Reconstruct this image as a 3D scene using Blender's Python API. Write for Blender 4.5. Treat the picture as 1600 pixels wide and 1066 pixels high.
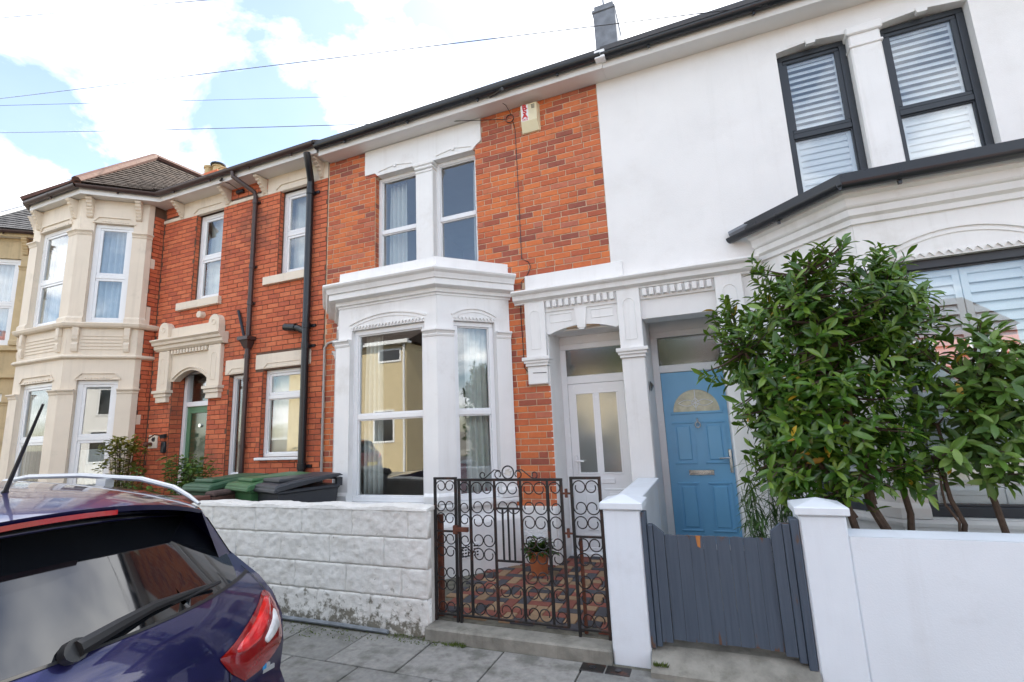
import bpy, bmesh, math, random
from mathutils import Vector, Matrix, noise
random.seed(7)
rnd = random.random
def ru(a, b): return a + (b - a) * rnd()
scene = bpy.context.scene
for o in list(bpy.data.objects): bpy.data.objects.remove(o)
COL = scene.collection

# ------------------------------------------------------------------ camera, world, sun, exposure
def make_camera():
    yaw, pit, rol = (math.radians(a) for a in (-21.565, 10.152, 2.475))
    fwd = Vector((math.sin(yaw) * math.cos(pit), math.cos(yaw) * math.cos(pit), math.sin(pit)))
    right = Vector((math.cos(yaw), -math.sin(yaw), 0))
    down = -right.cross(fwd)
    r2 = math.cos(rol) * right + math.sin(rol) * down
    d2 = -math.sin(rol) * right + math.cos(rol) * down
    cd = bpy.data.cameras.new('camera'); cam = bpy.data.objects.new('camera', cd); COL.objects.link(cam)
    cd.sensor_width = 36; cd.lens = 757.7 / 1600 * 36; cd.clip_start = 0.05; cd.clip_end = 2000
    m = Matrix(((r2.x, -d2.x, -fwd.x, 0), (r2.y, -d2.y, -fwd.y, 0), (r2.z, -d2.z, -fwd.z, 1.6), (0, 0, 0, 1)))
    cam.matrix_world = m
    scene.camera = cam
make_camera()
SUN_EL, SUN_AZ = math.radians(50), math.radians(6)      # the sun stands behind the terrace (azimuth from +Y)
def make_world():
    w = bpy.data.worlds.new('World'); scene.world = w; w.use_nodes = True
    nt = w.node_tree; N = nt.nodes; L = nt.links
    bg = N['Background']
    sky = N.new('ShaderNodeTexSky'); sky.sky_type = 'NISHITA'; sky.sun_disc = False
    sky.sun_elevation = SUN_EL; sky.sun_rotation = SUN_AZ
    sky.air_density = 1.0; sky.dust_density = 0.5; sky.ozone_density = 1.6
    tc = N.new('ShaderNodeTexCoord')
    sep = N.new('ShaderNodeSeparateXYZ'); L.new(tc.outputs['Generated'], sep.inputs[0])
    den = N.new('ShaderNodeMath'); den.operation = 'ADD'; L.new(sep.outputs['Z'], den.inputs[0]); den.inputs[1].default_value = 0.35
    mx = N.new('ShaderNodeMath'); mx.operation = 'MAXIMUM'; L.new(den.outputs[0], mx.inputs[0]); mx.inputs[1].default_value = 0.12
    dv = N.new('ShaderNodeVectorMath'); dv.operation = 'DIVIDE'; L.new(tc.outputs['Generated'], dv.inputs[0])
    cmb = N.new('ShaderNodeCombineXYZ')
    for i in range(3): L.new(mx.outputs[0], cmb.inputs[i])
    L.new(cmb.outputs[0], dv.inputs[1])
    nz = N.new('ShaderNodeTexNoise'); nz.inputs['Scale'].default_value = 2.5; nz.inputs['Detail'].default_value = 9
    nz.inputs['Roughness'].default_value = 0.56; nz.inputs['Distortion'].default_value = 0.25
    mp = N.new('ShaderNodeMapping'); mp.inputs['Location'].default_value = (2.2, 8.5, 0.5)
    L.new(dv.outputs[0], mp.inputs['Vector']); L.new(mp.outputs[0], nz.inputs['Vector'])
    rp = N.new('ShaderNodeValToRGB'); rp.color_ramp.elements[0].position = 0.45; rp.color_ramp.elements[1].position = 0.63; rp.color_ramp.elements[0].color = (.07, .07, .07, 1)
    ma = N.new('ShaderNodeMath'); ma.operation = 'MULTIPLY_ADD'; L.new(sep.outputs['Y'], ma.inputs[0]); ma.inputs[1].default_value = 0.02; L.new(nz.outputs['Fac'], ma.inputs[2])   # a bank of cloud on the sun's side
    L.new(ma.outputs[0], rp.inputs[0])
    n2 = N.new('ShaderNodeTexNoise'); n2.inputs['Scale'].default_value = 3.1; n2.inputs['Detail'].default_value = 7
    L.new(mp.outputs[0], n2.inputs['Vector'])
    r2 = N.new('ShaderNodeValToRGB'); r2.color_ramp.elements[0].position = 0.3; r2.color_ramp.elements[1].position = 0.75
    r2.color_ramp.elements[0].color = (9.5, 9.9, 10.6, 1); r2.color_ramp.elements[1].color = (17, 16.8, 16.4, 1)
    L.new(n2.outputs['Fac'], r2.inputs[0])
    mix = N.new('ShaderNodeMixRGB'); L.new(rp.outputs[0], mix.inputs[0]); L.new(sky.outputs[0], mix.inputs[1]); L.new(r2.outputs[0], mix.inputs[2])
    L.new(mix.outputs[0], bg.inputs['Color']); bg.inputs['Strength'].default_value = 0.1
    sd = bpy.data.lights.new('sun', 'SUN'); s = bpy.data.objects.new('sun', sd); COL.objects.link(s)
    sd.energy = 5.0; sd.angle = math.radians(0.53); sd.color = (1.0, 0.93, 0.82)
    S = Vector((math.sin(SUN_AZ) * math.cos(SUN_EL), math.cos(SUN_AZ) * math.cos(SUN_EL), math.sin(SUN_EL)))
    s.rotation_euler = (-S).to_track_quat('-Z', 'Y').to_euler(); s.location = S * 60
make_world()
vs = scene.view_settings
vs.view_transform = 'Standard'; vs.look = 'None'; vs.gamma = 1; vs.use_curve_mapping = False
vs.exposure = 1.55
scene.render.engine = 'CYCLES'
scene.cycles.max_bounces = 8; scene.cycles.transparent_max_bounces = 16; scene.cycles.caustics_reflective = False; scene.cycles.caustics_refractive = False

# ------------------------------------------------------------------ materials
MATS = {}
def principled(name):
    m = bpy.data.materials.new(name); m.use_nodes = True
    nt = m.node_tree; return m, nt.nodes, nt.links, nt.nodes['Principled BSDF']
def nnode(N, t, **k):
    n = N.new(t)
    for a, b in k.items(): setattr(n, a, b)
    return n
def tex(N, L, kind='Object'):
    tc = N.new('ShaderNodeTexCoord'); return tc.outputs[kind]
def noise_n(N, L, vec, scale, detail=4, rough=0.55, dist=0):
    n = N.new('ShaderNodeTexNoise'); n.inputs['Scale'].default_value = scale; n.inputs['Detail'].default_value = detail
    n.inputs['Roughness'].default_value = rough; n.inputs['Distortion'].default_value = dist
    L.new(vec, n.inputs['Vector']); return n.outputs['Fac']
def ramp(N, L, fac, stops):
    r = N.new('ShaderNodeValToRGB'); cr = r.color_ramp
    while len(cr.elements) < len(stops): cr.elements.new(0.5)
    for e, (p, c) in zip(cr.elements, stops):
        e.position = p; e.color = c if len(c) == 4 else (*c, 1)
    L.new(fac, r.inputs[0]); return r.outputs[0]
def mixc(N, L, fac, a, b, mode='MIX'):
    m = N.new('ShaderNodeMixRGB'); m.blend_type = mode
    for i, v in ((0, fac), (1, a), (2, b)):
        if hasattr(v, 'links') or hasattr(v, 'is_linked'): L.new(v, m.inputs[i])
        elif i == 0: m.inputs[0].default_value = v
        else: m.inputs[i].default_value = v if len(v) == 4 else (*v, 1)
    return m.outputs[0]
def bump(N, L, B, h, strength=0.3, dist=0.01, normal=None):
    b = N.new('ShaderNodeBump'); b.inputs['Strength'].default_value = strength; b.inputs['Distance'].default_value = dist
    L.new(h, b.inputs['Height'])
    if normal is not None: L.new(normal, b.inputs['Normal'])
    L.new(b.outputs[0], B.inputs['Normal']); return b.outputs[0]
def mat(name, col, rough=0.5, var=0.08, scale=6, bmp=0.0, bscale=60, metal=0.0, coat=0.0, spec=0.5, dirt=None, grime=0.0):
    """plain painted / plastic / metal surface with slight mottling, fine relief and optional dirt patches"""
    if name in MATS: return MATS[name]
    m, N, L, B = principled(name)
    v = tex(N, L)
    f = noise_n(N, L, v, scale, 5)
    lo = tuple(c * (1 - var) for c in col); hi = tuple(min(1, c * (1 + var)) for c in col)
    c = ramp(N, L, f, [(0.3, lo), (0.7, hi)])
    if dirt:
        g = noise_n(N, L, v, scale * 0.6, 8, 0.7)
        c = mixc(N, L, ramp(N, L, g, [(0.56, (0, 0, 0)), (0.72, (grime,) * 3)]), c, dirt)
    L.new(c, B.inputs['Base Color'])
    B.inputs['Roughness'].default_value = rough; B.inputs['Metallic'].default_value = metal
    B.inputs['Coat Weight'].default_value = coat; B.inputs['Coat Roughness'].default_value = 0.03
    B.inputs['Specular IOR Level'].default_value = spec
    if dirt:      # faint vertical rain streaks
        mp = N.new('ShaderNodeMapping'); mp.inputs['Scale'].default_value = (9, 9, .45); L.new(v, mp.inputs[0])
        st = noise_n(N, L, mp.outputs[0], 1, 6, 0.7); c2 = mixc(N, L, ramp(N, L, st, [(0.52, (0, 0, 0)), (0.8, (grime * .8,) * 3)]), c, dirt); L.new(c2, B.inputs['Base Color'])
    rr = noise_n(N, L, v, scale * 2.5, 4)
    rm = N.new('ShaderNodeMapRange'); L.new(rr, rm.inputs[0]); rm.inputs[3].default_value = max(0, rough - 0.08); rm.inputs[4].default_value = min(1, rough + 0.08)
    L.new(rm.outputs[0], B.inputs['Roughness'])
    if bmp: bump(N, L, B, noise_n(N, L, v, bscale, 4), bmp, 0.004)
    MATS[name] = m; return m
def rand_out(N, L):
    oi = N.new('ShaderNodeObjectInfo'); ge = N.new('ShaderNodeNewGeometry')
    a = N.new('ShaderNodeMath'); a.operation = 'ADD'; L.new(oi.outputs['Random'], a.inputs[0]); L.new(ge.outputs['Random Per Island'], a.inputs[1])
    f = N.new('ShaderNodeMath'); f.operation = 'FRACT'; L.new(a.outputs[0], f.inputs[0]); return f.outputs[0]
def piece_mat(name, stops, rough=0.85, bmp=0.35, bscale=90, mottle=0.26, mscale=17, soot=None):
    """bricks, slabs, tiles: each piece takes its own tone"""
    m, N, L, B = principled(name)
    r = rand_out(N, L); v = tex(N, L); ge = N.new('ShaderNodeNewGeometry')
    c = ramp(N, L, r, stops)
    pos = ge.outputs['Position']
    f = noise_n(N, L, pos, mscale, 6, 0.65)
    c = mixc(N, L, mottle, c, ramp(N, L, f, [(0.25, (0.25, 0.2, 0.18)), (0.5, (0.5, 0.5, 0.5)), (0.8, (0.85, 0.8, 0.72))]), 'OVERLAY')
    if soot:
        g = noise_n(N, L, pos, soot[0], 5, 0.6)
        c = mixc(N, L, ramp(N, L, g, [(soot[1], (0, 0, 0)), (soot[1] + 0.14, (soot[2],) * 3)]), c, soot[3])
    L.new(c, B.inputs['Base Color']); B.inputs['Roughness'].default_value = rough
    bump(N, L, B, noise_n(N, L, pos, bscale, 5, 0.6), bmp, 0.006)
    MATS[name] = m; return m
def mk_glass(name, tint=(0.95, 0.97, 0.965), f0=0.115, rough=0.0):
    m = bpy.data.materials.new(name); m.use_nodes = True; nt = m.node_tree; N = nt.nodes; L = nt.links
    N.remove(N['Principled BSDF']); out = N['Material Output']
    tr = N.new('ShaderNodeBsdfTransparent'); tr.inputs[0].default_value = (*tint, 1)
    gl = N.new('ShaderNodeBsdfGlossy'); gl.inputs['Roughness'].default_value = rough; gl.inputs['Color'].default_value = (1, 1, 1, 1)
    ge = N.new('ShaderNodeNewGeometry')
    nz = N.new('ShaderNodeTexNoise'); nz.inputs['Scale'].default_value = 1.6; nz.inputs['Detail'].default_value = 1; L.new(ge.outputs['Position'], nz.inputs['Vector'])
    b = N.new('ShaderNodeBump'); b.inputs['Strength'].default_value = 0.03; b.inputs['Distance'].default_value = 0.008; L.new(nz.outputs['Fac'], b.inputs['Height'])
    L.new(b.outputs[0], gl.inputs['Normal'])
    lw = N.new('ShaderNodeLayerWeight'); lw.inputs['Blend'].default_value = 0.5     # Schlick, the same from both sides of the thin pane
    pw = N.new('ShaderNodeMath'); pw.operation = 'POWER'; L.new(lw.outputs['Facing'], pw.inputs[0]); pw.inputs[1].default_value = 5
    fr = N.new('ShaderNodeMath'); fr.operation = 'MULTIPLY_ADD'; L.new(pw.outputs[0], fr.inputs[0]); fr.inputs[1].default_value = 1 - f0; fr.inputs[2].default_value = f0
    mx = N.new('ShaderNodeMixShader'); L.new(fr.outputs[0], mx.inputs[0]); L.new(tr.outputs[0], mx.inputs[1]); L.new(gl.outputs[0], mx.inputs[2])
    L.new(mx.outputs[0], out.inputs['Surface']); MATS[name] = m; return m

SKYWHITE = mat('sky_tinted_white_paint', (0.72, 0.765, 0.82), 0.55, 0.03, 3, 0.25, 120, dirt=(0.5, 0.5, 0.5), grime=0.25)  # white front walls and pillars, with the blue cast of skylight mixed into the colour
WHITE = mat('white_masonry_paint', (0.80, 0.80, 0.79), 0.55, 0.03, 3, 0.25, 120, dirt=(0.5, 0.47, 0.42), grime=0.35)
RENDER = mat('white_render', (0.80, 0.795, 0.785), 0.8, 0.03, 2, 0.5, 160, dirt=(0.62, 0.6, 0.57), grime=0.25)
UPVC = mat('white_upvc', (0.82, 0.83, 0.84), 0.25, 0.015, 4)
CREAM = mat('cream_paint', (0.74, 0.65, 0.53), 0.6, 0.04, 3, 0.25, 120, dirt=(0.4, 0.34, 0.26), grime=0.4)
STONE = mat('yellow_stone_paint', (0.55, 0.43, 0.25), 0.7, 0.12, 3, 0.4, 90, dirt=(0.25, 0.19, 0.12), grime=0.7)
DARKFRAME = mat('anthracite_frame', (0.028, 0.034, 0.042), 0.4, 0.1, 5)
BLACKPL = mat('black_plastic', (0.012, 0.014, 0.018), 0.3, 0.15, 5)
BROWNPL = mat('brown_plastic', (0.055, 0.032, 0.030), 0.35, 0.15, 5)
GREYPL = mat('grey_conduit', (0.42, 0.42, 0.41), 0.4, 0.08, 5)
SOFFIT = mat('white_soffit_board', (0.74, 0.73, 0.71), 0.5, 0.03, 3)
LEAD = mat('grey_lead', (0.16, 0.175, 0.20), 0.5, 0.25, 7, 0.3, 40)
MORTAR_A = mat('buff_mortar', (0.56, 0.42, 0.29), 0.95, 0.15, 9, 0.6, 150)
MORTAR_C = mat('dark_mortar', (0.13, 0.075, 0.05), 0.95, 0.2, 9, 0.6, 150)
BRICK_A = piece_mat('orange_brick', [(0, (0.27, 0.08, 0.055)), (0.2, (0.42, 0.105, 0.05)), (0.5, (0.54, 0.14, 0.05)), (0.8, (0.62, 0.175, 0.055)), (1, (0.44, 0.14, 0.085))], soot=(1.4, 0.60, 0.45, (0.13, 0.06, 0.045)))
BRICK_C = piece_mat('red_brick', [(0, (0.43, 0.10, 0.05)), (0.5, (0.54, 0.13, 0.055)), (1, (0.60, 0.17, 0.075))], soot=(0.9, 0.56, 0.55, (0.12, 0.06, 0.045)))
FLAG = piece_mat('concrete_flag', [(0, (0.16, 0.16, 0.15)), (0.5, (0.20, 0.20, 0.19)), (1, (0.25, 0.245, 0.23))], 0.9, 0.5, 120, 0.55, 16, soot=(5.0, 0.50, 0.6, (0.08, 0.08, 0.065)))
PAVIOR = {k: piece_mat('pavior_' + k, [(0, tuple(c * 0.8 for c in col)), (1, tuple(min(1, c * 1.2) for c in col))], 0.85, 0.3, 150, 0.25, 40)
          for k, col in (('red', (0.19, 0.06, 0.042)), ('charcoal', (0.05, 0.051, 0.06)), ('buff', (0.25, 0.165, 0.095)))}
CONC = mat('weathered_concrete', (0.23, 0.22, 0.19), 0.95, 0.3, 7, 0.7, 70, dirt=(0.09, 0.085, 0.06), grime=0.8)
GRIT = mat('joint_grit', (0.12, 0.115, 0.09), 0.95, 0.4, 14, 0.6, 90)
ASPH = mat('asphalt', (0.055, 0.055, 0.057), 0.9, 0.2, 12, 0.6, 160)
SLATE = piece_mat('roof_tile', [(0, (0.022, 0.013, 0.009)), (1, (0.04, 0.025, 0.018))], 0.95, 0.3, 60, 0.3, 12)
SLATED = piece_mat('dark_slate', [(0, (0.035, 0.037, 0.042)), (1, (0.07, 0.07, 0.075))], 0.7, 0.3, 60, 0.3, 12)
TERRA = mat('terracotta_ridge', (0.095, 0.04, 0.027), 0.8, 0.25, 8, 0.3, 60)
TERRAPOT = mat('terracotta_pot', (0.42, 0.14, 0.055), 0.7, 0.1, 8, 0.15, 60)
BUFFPOT = mat('buff_chimney_pot', (0.50, 0.38, 0.20), 0.8, 0.15, 8, 0.2, 60)
IRON = mat('black_iron_paint', (0.010, 0.009, 0.009), 0.5, 0.2, 20, 0.3, 90, dirt=(0.12, 0.035, 0.015), grime=0.75)
RUST = mat('rusty_iron', (0.11, 0.035, 0.018), 0.8, 0.4, 20, 0.5, 90)
CHROME = mat('chrome', (0.75, 0.75, 0.76), 0.12, 0.02, 4, metal=1.0)
BRASS = mat('brass', (0.70, 0.5, 0.25), 0.2, 0.05, 4, metal=1.0)
BLUE = mat('blue_door', (0.18, 0.45, 0.70), 0.35, 0.03, 4, 0.08, 60)
GREEN = mat('green_door', (0.10, 0.22, 0.12), 0.4, 0.08, 4)
GATEWOOD = None
BINGREEN = mat('bin_green', (0.045, 0.13, 0.05), 0.45, 0.12, 4, 0.1, 200)
BINGREY = mat('bin_grey', (0.035, 0.038, 0.045), 0.45, 0.12, 4, 0.1, 200)
GLASS = mk_glass('window_glass')
GLASSD = mk_glass('obscure_glass', (0.55, 0.57, 0.55), 0.16, 0.12)
SHUT = mat('white_shutter', (0.80, 0.82, 0.85), 0.4, 0.01, 4)
CURT = mat('pale_curtain', (0.62, 0.63, 0.60), 0.9, 0.05, 12, 0.2, 40)
CURTB = mat('blue_grey_curtain', (0.45, 0.52, 0.60), 0.9, 0.05, 12, 0.2, 40)
BLIND = mat('cream_blind', (0.62, 0.56, 0.42), 0.8, 0.04, 6)
ROOMW = mat('room_wall', (0.42, 0.39, 0.35), 0.9, 0.05, 3)
ROOMF = mat('room_floor', (0.12, 0.08, 0.05), 0.6, 0.2, 5)
SOFA = mat('red_upholstery', (0.22, 0.012, 0.02), 0.8, 0.1, 12, 0.2, 80)
BARK = mat('bark', (0.075, 0.048, 0.033), 0.9, 0.3, 30, 0.8, 60)
def mk_leaf(name, a, b, c, rough=0.35):
    m, N, L, B = principled(name)
    r = rand_out(N, L); col = ramp(N, L, r, [(0, a), (0.55, b), (1.0, c)])
    L.new(col, B.inputs['Base Color']); B.inputs['Roughness'].default_value = rough
    B.inputs['Subsurface Weight'].default_value = 0.0
    out = N['Material Output']; tl = N.new('ShaderNodeBsdfTranslucent'); L.new(mixc(N, L, 0.5, col, (0.20, 0.30, 0.03), 'MIX'), tl.inputs[0])
    mx = N.new('ShaderNodeMixShader'); mx.inputs[0].default_value = 0.22; L.new(B.outputs[0], mx.inputs[1]); L.new(tl.outputs[0], mx.inputs[2]); L.new(mx.outputs[0], out.inputs[0])
    MATS[name] = m; return m
LEAF = mk_leaf('laurel_leaf', (0.026, 0.075, 0.012), (0.07, 0.165, 0.02), (0.16, 0.26, 0.035), 0.24)
LEAFP = mk_leaf('photinia_leaf', (0.05, 0.11, 0.025), (0.10, 0.20, 0.035), (0.16, 0.26, 0.05))
LEAFY = mk_leaf('yellow_leaf', (0.5, 0.32, 0.02), (0.55, 0.36, 0.03), (0.5, 0.22, 0.02))
LEAFR = mk_leaf('red_leaf', (0.30, 0.03, 0.03), (0.36, 0.05, 0.04), (0.3, 0.08, 0.04))
LEAFB = mk_leaf('bamboo_leaf', (0.03, 0.075, 0.02), (0.05, 0.115, 0.03), (0.08, 0.15, 0.04))
LEAFO = mk_leaf('olive_bush_leaf', (0.12, 0.13, 0.02), (0.20, 0.20, 0.03), (0.30, 0.24, 0.05))

# ------------------------------------------------------------------ mesh helpers
class F:                                   # a wall face: u along it, o outwards, z up
    def __init__(s, p0, p1=None):
        if p1 is None: s.O = Vector((0, p0, 0)); s.U = Vector((1, 0, 0)); s.N = Vector((0, -1, 0)); s.L = 0
        else:
            a = Vector((*p0, 0)); b = Vector((*p1, 0)); s.L = (b - a).length; s.O = a; s.U = (b - a) / s.L; s.N = Vector((s.U.y, -s.U.x, 0))
    def __call__(s, u, o, z): return s.O + s.U * u + s.N * o + Vector((0, 0, z))
WORLD = None
class MB:
    def __init__(s, T=None): s.v = []; s.f = []; s.T = T
    def add(s, pts, faces):
        b = len(s.v)
        s.v += [tuple(s.T(*p)) if s.T else tuple(p) for p in pts]
        s.f += [tuple(b + i for i in f) for f in faces]; return s
    def box(s, a0, a1, b0, b1, c0, c1, ch=0.0):
        if ch <= 0:
            p = [(x, y, z) for z in (c0, c1) for y in (b0, b1) for x in (a0, a1)]
            return s.add(p, [(0, 1, 3, 2), (4, 6, 7, 5), (0, 4, 5, 1), (2, 3, 7, 6), (0, 2, 6, 4), (1, 5, 7, 3)])
        # chamfered box
        P = []; idx = {}
        lim = ((a0, a1), (b0, b1), (c0, c1))
        for i in (0, 1):
            for j in (0, 1):
                for k in (0, 1):
                    c = [lim[0][i], lim[1][j], lim[2][k]]; sg = [1 if q == 0 else -1 for q in (i, j, k)]
                    for ax in range(3):
                        q = [c[t] + (sg[t] * ch if t != ax else 0) for t in range(3)]
                        idx[(i, j, k, ax)] = len(P); P.append(tuple(q))
        fs = []
        for ax in range(3):
            o1, o2 = [t for t in range(3) if t != ax]
            for sde in (0, 1):
                q = []
                for (m, n) in ((0, 0), (1, 0), (1, 1), (0, 1)):
                    key = [0, 0, 0]; key[ax] = sde; key[o1] = m; key[o2] = n; q.append(idx[(*key, ax)])
                fs.append(tuple(q))
        for ax in range(3):                 # edges parallel to ax
            o1, o2 = [t for t in range(3) if t != ax]
            for m in (0, 1):
                for n in (0, 1):
                    k0 = [0, 0, 0]; k0[o1] = m; k0[o2] = n; k1 = list(k0); k1[ax] = 1
                    fs.append((idx[(*k0, o1)], idx[(*k0, o2)], idx[(*k1, o2)], idx[(*k1, o1)]))
        for i in (0, 1):
            for j in (0, 1):
                for k in (0, 1): fs.append((idx[(i, j, k, 0)], idx[(i, j, k, 1)], idx[(i, j, k, 2)]))
        return s.add(P, fs)
    def prism(s, poly, h0, h1, axis=2):     # poly in the two other axes (in order), extruded along axis
        def mk(p, h):
            q = list(p); q.insert(axis, h); return tuple(q)
        n = len(poly)
        return s.add([mk(p, h0) for p in poly] + [mk(p, h1) for p in poly],
                     [tuple(range(n)), tuple(range(2 * n - 1, n - 1, -1))] + [(i, (i + 1) % n, n + (i + 1) % n, n + i) for i in range(n)])
    def tube(s, path, r, n=8, cap=True, closed=False, flat=None):
        P = [Vector(p) for p in path]; m = len(P); rings = []
        up = Vector((0, 0, 1)); prev = None
        for i in range(m):
            if closed: t = P[(i + 1) % m] - P[i - 1]
            else: t = P[min(i + 1, m - 1)] - P[max(i - 1, 0)]
            if t.length < 1e-9: t = Vector((0, 0, 1))
            t.normalize()
            if prev is None:
                a = t.cross(up)
                if a.length < 1e-3: a = t.cross(Vector((0, 1, 0)))
            else: a = prev - t * prev.dot(t)
            a.normalize(); prev = a; b = t.cross(a)
            rr = r[i] if isinstance(r, (list, tuple)) else r
            rings.append([tuple(P[i] + (a * math.cos(k * 2 * math.pi / n) + b * math.sin(k * 2 * math.pi / n)) * rr) for k in range(n)])
        pts = [p for rg in rings for p in rg]; fs = []
        for i in range(m if closed else m - 1):
            j = (i + 1) % m
            fs += [(i * n + k, i * n + (k + 1) % n, j * n + (k + 1) % n, j * n + k) for k in range(n)]
        if cap and not closed: fs += [tuple(range(n - 1, -1, -1)), tuple((m - 1) * n + k for k in range(n))]
        return s.add(pts, fs)
    def sweep(s, prof, path, closed=False, caps=True):   # prof [(out,z)], path [(x,y)] with the outside on the right-hand side
        P = [Vector((*p, 0)) for p in path]; m = len(P); n = len(prof); pts = []
        for i in range(m):
            d0 = (P[i] - P[i - 1]).normalized() if (i > 0 or closed) else None
            d1 = (P[(i + 1) % m] - P[i]).normalized() if (i < m - 1 or closed) else None
            if d0 is None: d0 = d1
            if d1 is None: d1 = d0
            n0 = Vector((d0.y, -d0.x, 0)); n1 = Vector((d1.y, -d1.x, 0)); b = n0 + n1; b = b / max(0.2, b.dot(n0))
            pts += [tuple(P[i] + b * o + Vector((0, 0, z))) for o, z in prof]
        fs = []
        for i in range(m - 1):
            fs += [(i * n + k, (i + 1) * n + k, (i + 1) * n + (k + 1) % n, i * n + (k + 1) % n) for k in range(n)]
        if caps: fs += [tuple(range(n)), tuple((m - 1) * n + k for k in range(n - 1, -1, -1))]
        return s.add(pts, fs)
    def lathe(s, prof, c, n=20, cap=True):   # prof [(r,z)]
        pts = [(c[0] + r * math.cos(2 * math.pi * k / n), c[1] + r * math.sin(2 * math.pi * k / n), c[2] + z) for r, z in prof for k in range(n)]
        fs = [(i * n + k, i * n + (k + 1) % n, (i + 1) * n + (k + 1) % n, (i + 1) * n + k) for i in range(len(prof) - 1) for k in range(n)]
        if cap: fs += [tuple(range(n - 1, -1, -1)), tuple((len(prof) - 1) * n + k for k in range(n))]
        return s.add(pts, fs)
    def build(s, name, material, parent=None, smooth=False, kind=None):
        return mkobj(name, s.v, s.f, material, parent, smooth, kind)
def mkobj(name, v, f, material, parent=None, smooth=False, kind=None):
    me = bpy.data.meshes.new(name); me.from_pydata(v, [], f)
    bm = bmesh.new(); bm.from_mesh(me); bmesh.ops.recalc_face_normals(bm, faces=bm.faces[:]); bm.to_mesh(me); bm.free()
    if smooth:
        me.polygons.foreach_set('use_smooth', [True] * len(me.polygons))
        if smooth != 'all':
            try: me.set_sharp_from_angle(angle=math.radians(38))
            except Exception: pass
    me.materials.append(material)
    o = bpy.data.objects.new(name, me); COL.objects.link(o)
    setp(o, parent)
    if kind: o['kind'] = kind
    return o
def setp(o, parent):
    if parent is not None:
        o.parent = parent
        if 'origin' in parent.keys() and not parent.get('localspace'):
            o.matrix_parent_inverse = Matrix.Translation(-Vector(parent['origin']))
def thing(name, label, cat, loc=(0, 0, 0), group=None, local=False, rz=0.0):
    o = bpy.data.objects.new(name, None); COL.objects.link(o); o.location = loc; o.rotation_euler = (0, 0, rz); o.empty_display_size = 0.2
    o['label'] = label; o['category'] = cat
    if group: o['group'] = group
    o['origin'] = tuple(float(c) for c in loc)
    if local: o['localspace'] = True
    return o
def tag(o, label, cat, group=None, kind=None):
    if label: o['label'] = label
    if cat: o['category'] = cat
    if group: o['group'] = group
    if kind: o['kind'] = kind
    return o
def struct(o): o['kind'] = 'structure'; return o
def wall_cells(u0, u1, z0, z1, holes):
    us = sorted({u0, u1, *[max(u0, min(u1, h[k])) for h in holes for k in (0, 1)]}); out = []
    for a, b in zip(us, us[1:]):
        if b - a < 1e-6: continue
        hs = sorted([(max(z0, h[2]), min(z1, h[3])) for h in holes if h[0] < (a + b) / 2 < h[1] and h[3] > z0 and h[2] < z1]); z = z0
        for c, d in hs:
            if c > z + 1e-6: out.append((a, b, z, c))
            z = max(z, d)
        if z < z1 - 1e-6: out.append((a, b, z, z1))
    return out
def wall_with_holes(mb, u0, u1, z0, z1, o0, o1, holes):
    for a, b, c, d in wall_cells(u0, u1, z0, z1, holes): mb.box(a, b, o0, o1, c, d)
    return mb
# ------------------------------------------------------------------ shared builders
W = 5.4                                     # main wall plane of the terrace
FW = F(W)
def ring(mb, u0, u1, z0, z1, w, o0, o1, ch=0.004, wb=None):
    wb = w if wb is None else wb
    mb.box(u0, u1, o0, o1, z1 - w, z1, ch); mb.box(u0, u1, o0, o1, z0, z0 + wb, ch)
    mb.box(u0, u0 + w, o0 + 0.0015, o1 - 0.0015, z0 + wb, z1 - w, 0); mb.box(u1 - w, u1, o0 + 0.0015, o1 - 0.0015, z0 + wb, z1 - w, 0)
    return mb
def pane(face, u0, u1, z0, z1, o, parent, m=None):
    b = MB(face); b.box(u0, u1, o - 0.006, o, z0, z1); return b.build('pane', m or GLASS, parent)
def window(root, face, u0, u1, z0, z1, zt=None, m=None, o=-0.06, fw=0.055, lower='sash', upper='sash', glass=None, label=None):
    """frame (the part) with sashes and panes as sub-parts; zt = height of the meeting rail"""
    m = m or UPVC
    b = MB(face); ring(b, u0, u1, z0, z1, fw, o - 0.07, o, 0.006)
    if zt: b.box(u0 + fw, u1 - fw, o - 0.068, o - 0.004, zt - 0.03, zt + 0.03, 0.005)
    w = b.build('window', m, root)
    if label: w['label'] = label
    parts = [(z0 + fw, zt - 0.03, lower), (zt + 0.03, z1 - fw, upper)] if zt else [(z0 + fw, z1 - fw, lower)]
    for a, c, st in parts:
        if st == 'sash':
            s = MB(face); ring(s, u0 + fw, u1 - fw, a, c, 0.042, o - 0.045, o - 0.012, 0.006); s.build('sash', m, w)
            pane(face, u0 + fw + 0.04, u1 - fw - 0.04, a + 0.04, c - 0.04, o - 0.026, w, glass)
        else:
            s = MB(face); ring(s, u0 + fw, u1 - fw, a, c, 0.014, o - 0.05, o - 0.02, 0.003); s.build('bead', m, w)
            pane(face, u0 + fw + 0.012, u1 - fw - 0.012, a + 0.012, c - 0.012, o - 0.034, w, glass)
    return w
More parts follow.
